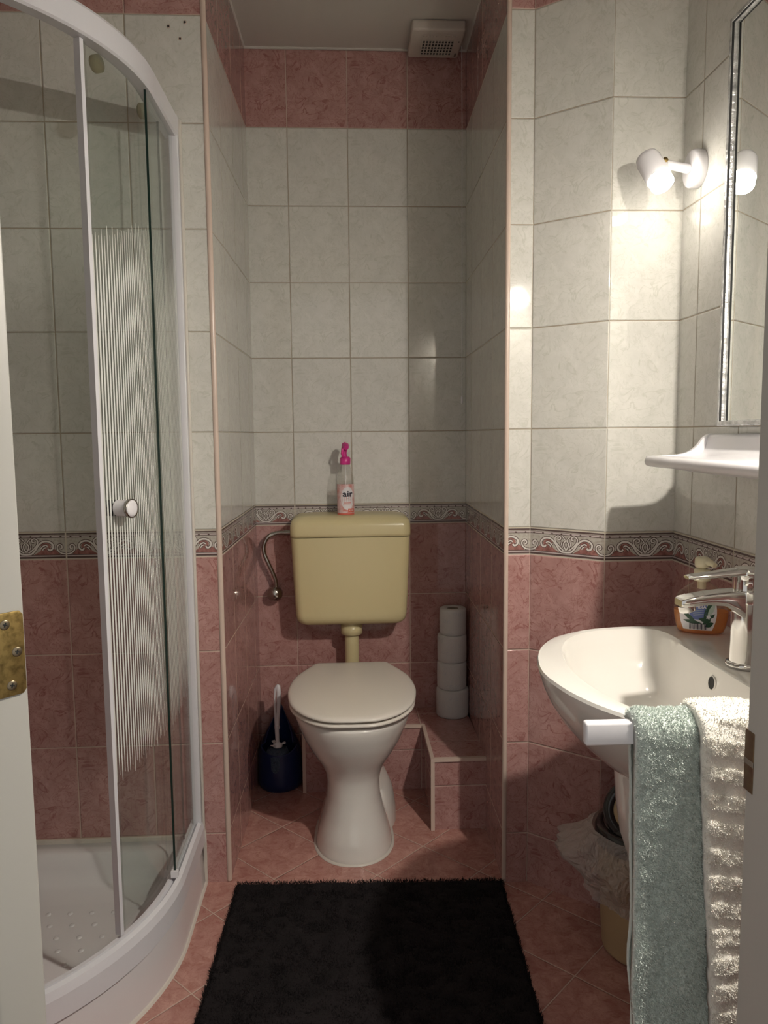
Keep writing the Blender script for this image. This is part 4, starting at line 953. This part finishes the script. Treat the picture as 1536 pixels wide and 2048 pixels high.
for k in range(4): sgrid(-0.017+0.001*k, 0.003, 0.0455-0.0035*k, 0.0460-0.0035*k, LABEL_G2, 0.0006, None, 4, 1)
mb.build('label', sbb)
mb = MB(); mb.lathe([(0.0150, 0.106), (0.0158, 0.108), (0.0158, 0.126), (0.0140, 0.129), (0.0067, 0.130), (0.0067, 0.137)], CREAM_PUMP, (sx_, sy_, sz_), n=32, cap0=True)
mb.lathe([(0.0067, 0.133), (0.0135, 0.1335), (0.0148, 0.140), (0.0142, 0.151), (0.010, 0.154)], CREAM_PUMP, (sx_, sy_, sz_), n=28, cap1=True)
mb.tube([(sx_, sy_, sz_+0.146), (sx_+0.008, sy_-0.018, sz_+0.145), (sx_+0.011, sy_-0.030, sz_+0.141)], [0.009, 0.0065, 0.005], CREAM_PUMP, n=14)
mb.tube([(sx_, sy_, sz_+0.106), (sx_, sy_, sz_+0.090)], 0.0085, CREAM_PUMP, n=16); mb.build('pump_head', soap)
mb = MB(); mb.tube([(sx_, sy_, sz_+0.08), (sx_+0.004, sy_, sz_+0.006)], 0.0020, PLASTIC_W, n=8); mb.build('dip_tube', sbb)

# towel arm
YA = -1.0669
arm = thing('towel_bar', 'flat white towel arm reaching out from the wall below the basin rim', 'towel rail', (RXW, YA, 0.83))
mb = MB(); M = Matrix.Translation((0.6231, YA, 0.8267)) @ Matrix.Rotation(-0.03, 4, 'Z') @ Matrix.Rotation(-0.008, 4, 'Y')
mb.box((0, -0.008, -0.016), (0.4979, 0.008, 0.014), PLASTIC_W, M=M); mb.build('rail', arm, bevel=0.0035)
mb = MB(); mb.box((RXW-0.014, YA-0.026, 0.795), (RXW-0.0005, YA+0.012, 0.860), PLASTIC_W); mb.build('wall_plate', arm, bevel=0.004)

# towels
def towel(name, label, x0, x1, front_len, back_len, ztop, yc, th, m, seed, banded, fuzz_n, fuzz_l, skew=0.0, rt=0.018):
    t = thing(name, label, 'towel', ((x0+x1)/2, yc, ztop))
    nu, nv = 90, 260
    arcL = PI*rt; tot = front_len+arcL+back_len
    uu_, ss_ = np.meshgrid(np.linspace(0, 1, nu), np.linspace(0, tot, nv)); uu_, ss_ = uu_.ravel(), ss_.ravel()
    def surf(u, s, off=0.0):
        X = x0+(x1-x0)*u; fl = s < front_len; ar = (s >= front_len) & (s < front_len+arcL)
        zf = ztop-rt-(front_len-s); yf = np.full_like(s, yc-rt)
        a = (s-front_len)/rt
        zz = np.where(fl, zf, np.where(ar, ztop-rt+rt*np.sin(a), ztop-rt-(s-front_len-arcL)))
        yy = np.where(fl, yf, np.where(ar, yc-rt*np.cos(a), yc+rt))
        ny = np.where(fl, -1.0, np.where(ar, -np.cos(a), 1.0)); nz = np.where(ar, np.sin(a), 0.0)
        drop = np.clip((ztop-zz)/0.4, 0, 1.3)
        wave = 0.0065*drop*np.sin(u*7.5+seed)+0.004*np.sin(u*3.1+zz*9+seed*2)*drop
        hem = 0.004*(vnoise(u*3+1, zz*9+4, 1.5, seed+1)-0.5)
        X = X+np.where(s > front_len+arcL, 0.005*np.sin((u-0.5)*-PI), 0.0)+skew*drop+0.010*drop*(u-0.5)*0+0.0035*(vnoise(zz*14+9, zz*0+2, 1.0, seed+2)-0.5)*2*drop
        edge = np.minimum(u, 1-u); rnd = np.clip(edge/0.06, 0, 1); roll = (1-np.sqrt(1-(1-rnd)**2+1e-9))*th*0.55
        amp = off+wave+hem*2
        if banded:
            ph = ((ztop-zz)*(1/0.0357)+0.18*np.sin(u*5+seed)+0.1) % 1.0
            raised = np.clip((0.62-ph)/0.05, 0, 1)*np.clip(ph/0.05, 0, 1); raised = np.where(ar & (zz > ztop-0.012), 0.0, raised)
            amp = amp+raised*0.0027*(0.75+0.5*vnoise(u*20, zz*120+9, 1.0, seed+3)); 
        else: raised = np.ones_like(u)
        amp = amp+0.0016*(vnoise(X*260+3, zz*260+400, 1.0, seed+4)-0.5)*(0.4+0.6*raised)+0.0022*(vnoise(X*110+3, zz*110+400, 1.0, seed+5)-0.5)
        amp = amp-roll
        return np.stack([X, yy+ny*amp, zz+nz*amp], -1), np.stack([0*X, ny, nz], -1), raised
    Pf, Nf, _ = surf(uu_, ss_, th*0.5); Pb, _, _ = surf(uu_, ss_, -th*0.5+0.0)
    idx = np.arange(nu*nv).reshape(nv, nu); q1 = np.stack([idx[:-1, :-1], idx[:-1, 1:], idx[1:, 1:], idx[1:, :-1]], -1).reshape(-1, 4)
    q2 = q1[:, ::-1]+nu*nv; N0 = nu*nv; side = []
    for a, b in ((idx[:, 0], 0), (idx[:, -1], 1)):
        for i in range(nv-1): side.append((a[i], a[i+1], a[i+1]+N0, a[i]+N0) if b == 0 else (a[i+1], a[i], a[i]+N0, a[i+1]+N0))
    for row, b in ((idx[0], 0), (idx[-1], 1)):
        for i in range(nu-1): side.append((row[i+1], row[i], row[i]+N0, row[i+1]+N0) if b == 0 else (row[i], row[i+1], row[i+1]+N0, row[i]+N0))
    V = np.vstack([Pf, Pb]); quads = np.vstack([q1, q2, np.array(side)])
    mesh_np('cloth', V, quads, np.zeros((0, 3), int), m, t, True)
    r_ = np.random.default_rng(seed+20); fu_ = r_.random(fuzz_n); fs = r_.random(fuzz_n)*(front_len+arcL*0.9)
    Pq, Nq, rz = surf(fu_, fs, th*0.5); keep = r_.random(fuzz_n) < (0.35+0.65*rz); Pq, Nq = Pq[keep], Nq[keep]
    V, qd, tr2 = fibres(len(Pq), (Pq-Nq*0.0008, Nq+r_.normal(size=Nq.shape)*0.35), fuzz_l, 0.7, 0.0009, seed+5)
    fz = mesh_np('terry_loops', V, qd, tr2, m, t); fz['kind'] = 'stuff'
    return t
towel('hand_towel', 'mint green fluffy towel hanging on the white bar', 0.6834, 0.8128, 0.56, 0.50, 0.8465, YA+0.001, 0.010, MINT, 3, False, 90000, 0.0045, skew=0.006, rt=0.0185)
towel('hand_towel', 'off-white towel with raised fluffy bands, over the edge of the mint one', 0.7581, 0.911, 0.475, 0.46, 0.8585, YA-0.002, 0.011, WHITE_T, 8, True, 90000, 0.0032, skew=0.022, rt=0.032)

# ================================================================== WASTE BIN
wx_, wy_ = 1.002, -0.338
wb = thing('waste_bin', 'tan pedal bin with black lid rim behind the basin pedestal', 'trash can', (wx_, wy_, 0))
mb = MB(); mb.lathe([(0.0, 0.001), (0.080, 0.001), (0.086, 0.006), (0.089, 0.015), (0.103, 0.265), (0.1045, 0.272), (0.100, 0.272), (0.086, 0.02)], BIN_M, (wx_, wy_, 0), n=48); mb.build('bin_body', wb)
mb = MB(); mb.lathe([(0.100, 0.262), (0.1085, 0.266), (0.1090, 0.292), (0.104, 0.303), (0.092, 0.308), (0.088, 0.300), (0.098, 0.28)], BLACK_P, (wx_, wy_, 0), n=48)
# raised hood with an oval opening facing the room
ring = []; cH = Vector((wx_-0.028, wy_-0.035, 0.352)); ax1 = Vector((0.78, -0.62, 0)).normalized(); ax2 = Vector((0.30, 0.36, 0.88)).normalized()
pts = [cH+ax1*0.066*math.cos(a)+ax2*0.060*math.sin(a) for a in np.linspace(0, 2*PI, 49)[:-1]]
rings = []
for i, p in enumerate(pts):
    d = (p-cH).normalized(); nn = ax1.cross(ax2).normalized(); rings.append([p+d*0.013*math.cos(b)+nn*0.010*math.sin(b) for b in np.linspace(0, 2*PI, 13)[:-1]])
V = [v for r in rings for v in r]; Fc = []
for i in range(48):
    for j in range(12): Fc.append((i*12+j, i*12+(j+1) % 12, ((i+1) % 48)*12+(j+1) % 12, ((i+1) % 48)*12+j))
mb.add(V, Fc, BLACK_P, True)
base = [Vector((wx_+0.095*math.cos(a), wy_+0.095*math.sin(a), 0.305)) for a in np.linspace(0, 2*PI, 49)[:-1]]
mb.build('lid_frame', wb)
nn = ax1.cross(ax2).normalized(); nn = nn if nn.y < 0 else -nn
mb = MB(); mb.loft([[cH-nn*0.002+(p-cH)*0.98 for p in pts], [cH+nn*0.002+(p-cH)*0.94 for p in pts], [cH+nn*0.006+(p-cH)*0.6 for p in pts], [cH+nn*0.008+(p-cH)*0.1 for p in pts]], BIN_M); mb.build('lid_flap', wb)
mb = MB()
mb.loft([[p-nn*0.003 for p in pts], [p*0.5+(Vector((wx_+0.02, wy_+0.02, 0.36))+(p-cH)*0.9)*0.5 for p in pts], [Vector((wx_+0.035, wy_+0.035, 0.335))+(p-cH)*0.62 for p in pts], [Vector((wx_+0.05, wy_+0.05, 0.31))+(p-cH)*0.3 for p in pts]], BLACK_P, False, True)
mb.lathe([(0.096, 0.300), (0.08, 0.316), (0.05, 0.322), (0.0, 0.322)], BLACK_P, (wx_, wy_, 0), n=48); mb.build('lid', wb)
# liner bag folded over the rim
bag = thing('bin_liner', 'crumpled clear plastic liner folded over the tan bin', 'bin bag', (wx_, wy_, 0.25))
mb = MB(); nb_ = 150; rows = 26; rings = []
for i in range(rows):
    t = i/(rows-1); ring = []
    for k in range(nb_):
        a = 2*PI*k/nb_; z = 0.300-0.165*t
        bulge = 0.110+0.050*math.sin(PI*min(1, t*1.15))**0.8+0.004
        n1 = float(vnoise(np.array([a*2.2+9]), np.array([t*3.0+2]), 1.0, 41)[0])-0.5; n2 = float(vnoise(np.array([a*6.5+3]), np.array([t*6.0+2]), 1.0, 42)[0])-0.5; n3 = float(vnoise(np.array([a*15+3]), np.array([t*13+a*3+2]), 1.0, 43)[0])-0.5
        r_ = bulge+(0.060*n1+0.030*n2+0.012*n3)*min(1, t*4+0.1); r_ = max(r_, 0.1115-0.006*t)
        z += 0.028*n2*t+0.030*n1*t
        x, y = wx_+r_*math.cos(a), wy_+r_*math.sin(a)
        x = min(x, RXW-0.003-0.004*t); y = min(y, -0.186)
        ring.append(Vector((x, y, z)))
    rings.append(ring)
mb.loft(rings, BAG, False, False, smooth=False); tagbag = mb.build('film', bag)

# ================================================================== MIRROR, SHELF, LAMPS
mir = thing('wall_mirror', 'rectangular mirror with a narrow silver edge above the shelf', 'mirror', (RXW, -0.74, 1.6))
my0, my1, mz0, mz1, mx = -0.435, -1.045, 1.216, 2.010, RXW-0.018
mb = MB(); mb.box((mx+0.003, my1+0.004, mz0+0.004), (RXW-0.0005, my0-0.004, mz1-0.004), RUBBER); mb.build('backing', mir)
mb = MB(); bw = 0.0112
mb.quad([(mx-0.0008, my0-bw, mz0+bw), (mx-0.0008, my1+bw, mz0+bw), (mx-0.0008, my1+bw, mz1-bw), (mx-0.0008, my0-bw, mz1-bw)], MIRROR); mb.build('glass', mir)
mb = MB()
def frame_ring(ins, xx): return [Vector((xx, my0-ins, mz0+ins)), Vector((xx, my1+ins, mz0+ins)), Vector((xx, my1+ins, mz1-ins)), Vector((xx, my0-ins, mz1-ins))]
mb.loft([frame_ring(0.0, RXW-0.001), frame_ring(0.0, mx-0.008), frame_ring(0.002, mx-0.0105), frame_ring(0.009, mx-0.0108), frame_ring(0.0096, mx-0.010)], BEVEL, False, False, smooth=False)
mb.loft([frame_ring(0.0096, mx-0.010), frame_ring(0.0102, mx-0.0055)], DARK, False, False, smooth=False)
mb.loft([frame_ring(0.0102, mx-0.0055), frame_ring(bw, mx-0.0008)], BEVEL, False, False, smooth=False); mb.build('frame', mir)

shf = thing('bathroom_shelf', 'white plastic wall shelf with a raised back below the mirror', 'shelf', (RXW, -0.74, 1.13))
def shelf_prof(y, k):      # k 1 = full back height, 0 = end tip
    xw = RXW-0.0005; zt = lerp(1.158, 1.200, k)
    P = [(xw, zt), (xw-0.008, zt+0.0005*k), (xw-0.013, zt-0.003*k), (xw-0.016, zt-0.008*k), (xw-0.020, lerp(1.1575, 1.170, k)), (xw-0.027, lerp(1.1570, 1.159, k)), (xw-0.040, 1.1540), (xw-0.075, 1.1525), (xw-0.115, 1.1525), (xw-0.135, 1.1545), (xw-0.146, 1.1535), (xw-0.151, 1.148), (xw-0.152, 1.140), (xw-0.149, 1.134), (xw-0.140, 1.131), (xw-0.08, 1.124), (xw-0.03, 1.116), (xw, 1.112)]
    return [Vector((x, y, z)) for x, z in P]
mb = MB(); rings = []
for y, k, pull in ((-0.3655, 0.80, 0.90), (-0.366, 0.9, 0.97), (-0.369, 0.97, 0.99), (-0.374, 1.0, 1.0), (-0.5, 1, 1), (-0.7, 1, 1), (-0.9, 1, 1), (-1.08, 1, 1), (-1.086, 0.97, 0.985), (-1.090, 0.85, 0.95)):
    r_ = shelf_prof(y, k); r_ = [Vector((RXW-0.0005-(RXW-0.0005-p.x)*pull, p.y, 1.14+(p.z-1.14)*(0.3+0.7*pull if pull < 0.96 else 1))) for p in r_]; rings.append(r_)
# ogee end cap: closes the shelf at the far end from the back edge down to the lip
mb.loft(rings, PLASTIC_W); o = mb.build('tray', shf); auto_flat(o, 50)
mb = MB()
ogee = spline([(0.0, 1.2005), (0.012, 1.200), (0.024, 1.192), (0.036, 1.176), (0.050, 1.165), (0.070, 1.158), (0.10, 1.155), (0.145, 1.153)], 6)
A = [Vector((RXW-0.0008-p[0], -0.3640, p[1])) for p in ogee]+[Vector((RXW-0.15, -0.3640, 1.142)), Vector((RXW-0.12, -0.3640, 1.130)), Vector((RXW-0.0008, -0.3640, 1.113))]
Bq = [v+Vector((0, -0.010, 0)) for v in A]; mb.loft([A, Bq], PLASTIC_W); o = mb.build('end_cap', shf); auto_flat(o, 40)

def sconce(y, head_dir, head_pos, strength, label, PROUD=0.0):
    t = thing('wall_spotlight', label, 'lamp', (RXW, y, 1.785), 'spotlights beside the mirror')
    Mx = Matrix.Translation((RXW-0.0005, y, 1.785)) @ Matrix.Rotation(-PI/2, 4, 'Y')
    mb = MB(); mb.lathe([(0.0405, 0.0), (0.041, 0.003), (0.0405, 0.018), (0.039, 0.0215), (0.036, 0.0225), (0.0, 0.0232)], PLASTIC_W, n=48, M=Mx); mb.box((-0.004, 0.036, 0.012), (0.004, 0.0405, 0.020), DARK, M=Mx); mb.build('wall_base', t)
    hp = Vector(head_pos); hd = Vector(head_dir).normalized()
    j = Vector((RXW-0.028, y, 1.785)); k = hp-hd*0.012
    side = Vector((1, 0, 0)); side = (side-hd*side.dot(hd)).normalized()
    jt = k+side*0.030
    mb = MB(); mb.tube([j, j+(jt-j)*0.5, jt], [0.0105, 0.0095, 0.0095], PLASTIC_W, n=20); mb.tube([jt+Vector((0.0, 0, 0.0)), jt-side*0.006], 0.0115, PLASTIC_W, n=20); armp = mb.build('arm', t)
    mb = MB(); mb.lathe([(0.006, 0), (0.006, 0.004), (0.0, 0.0045)], BRASS, n=16, M=Matrix.Translation(jt+Vector((-0.002, -0.008, 0.004))) @ Vector((0, -1, 0.3)).to_track_quat('Z', 'Y').to_matrix().to_4x4()); mb.build('joint_screw', armp)
    Mh = Matrix.Translation(hp) @ hd.to_track_quat('Z', 'Y').to_matrix().to_4x4()
    mb = MB(); mb.lathe([(0.0, -0.046), (0.016, -0.045), (0.0235, -0.040), (0.0265, -0.030), (0.0270, 0.022), (0.0262, 0.0225), (0.0255, -0.028), (0.0, -0.034)], PLASTIC_W, n=40, M=Mh); hdp = mb.build('lamp_head', t)
    mb = MB(); mb.lathe([(0.012, -0.02), (0.020, -0.005), (0.0245, 0.010), (0.0250, 0.016+PROUD), (0.0235, 0.020+PROUD), (0.018, 0.024+PROUD), (0.009, 0.0265+PROUD), (0.0, 0.027+PROUD)], bulb_mat('lit_bulb_%d' % int(strength), strength), n=40, M=Mh); mb.build('bulb', hdp)
    return t
sconce(-0.262, (0.28, -0.45, -0.84), (1.004, -0.300, 1.768), BULB_FAR, 'white wall spotlight with lit bulb beside the far edge of the mirror', 0.024)
sconce(-1.205, (-0.38, 0.30, -0.87), (1.032, -1.222, 1.762), BULB_NEAR, 'white wall spotlight with lit bulb near the doorway side of the mirror')
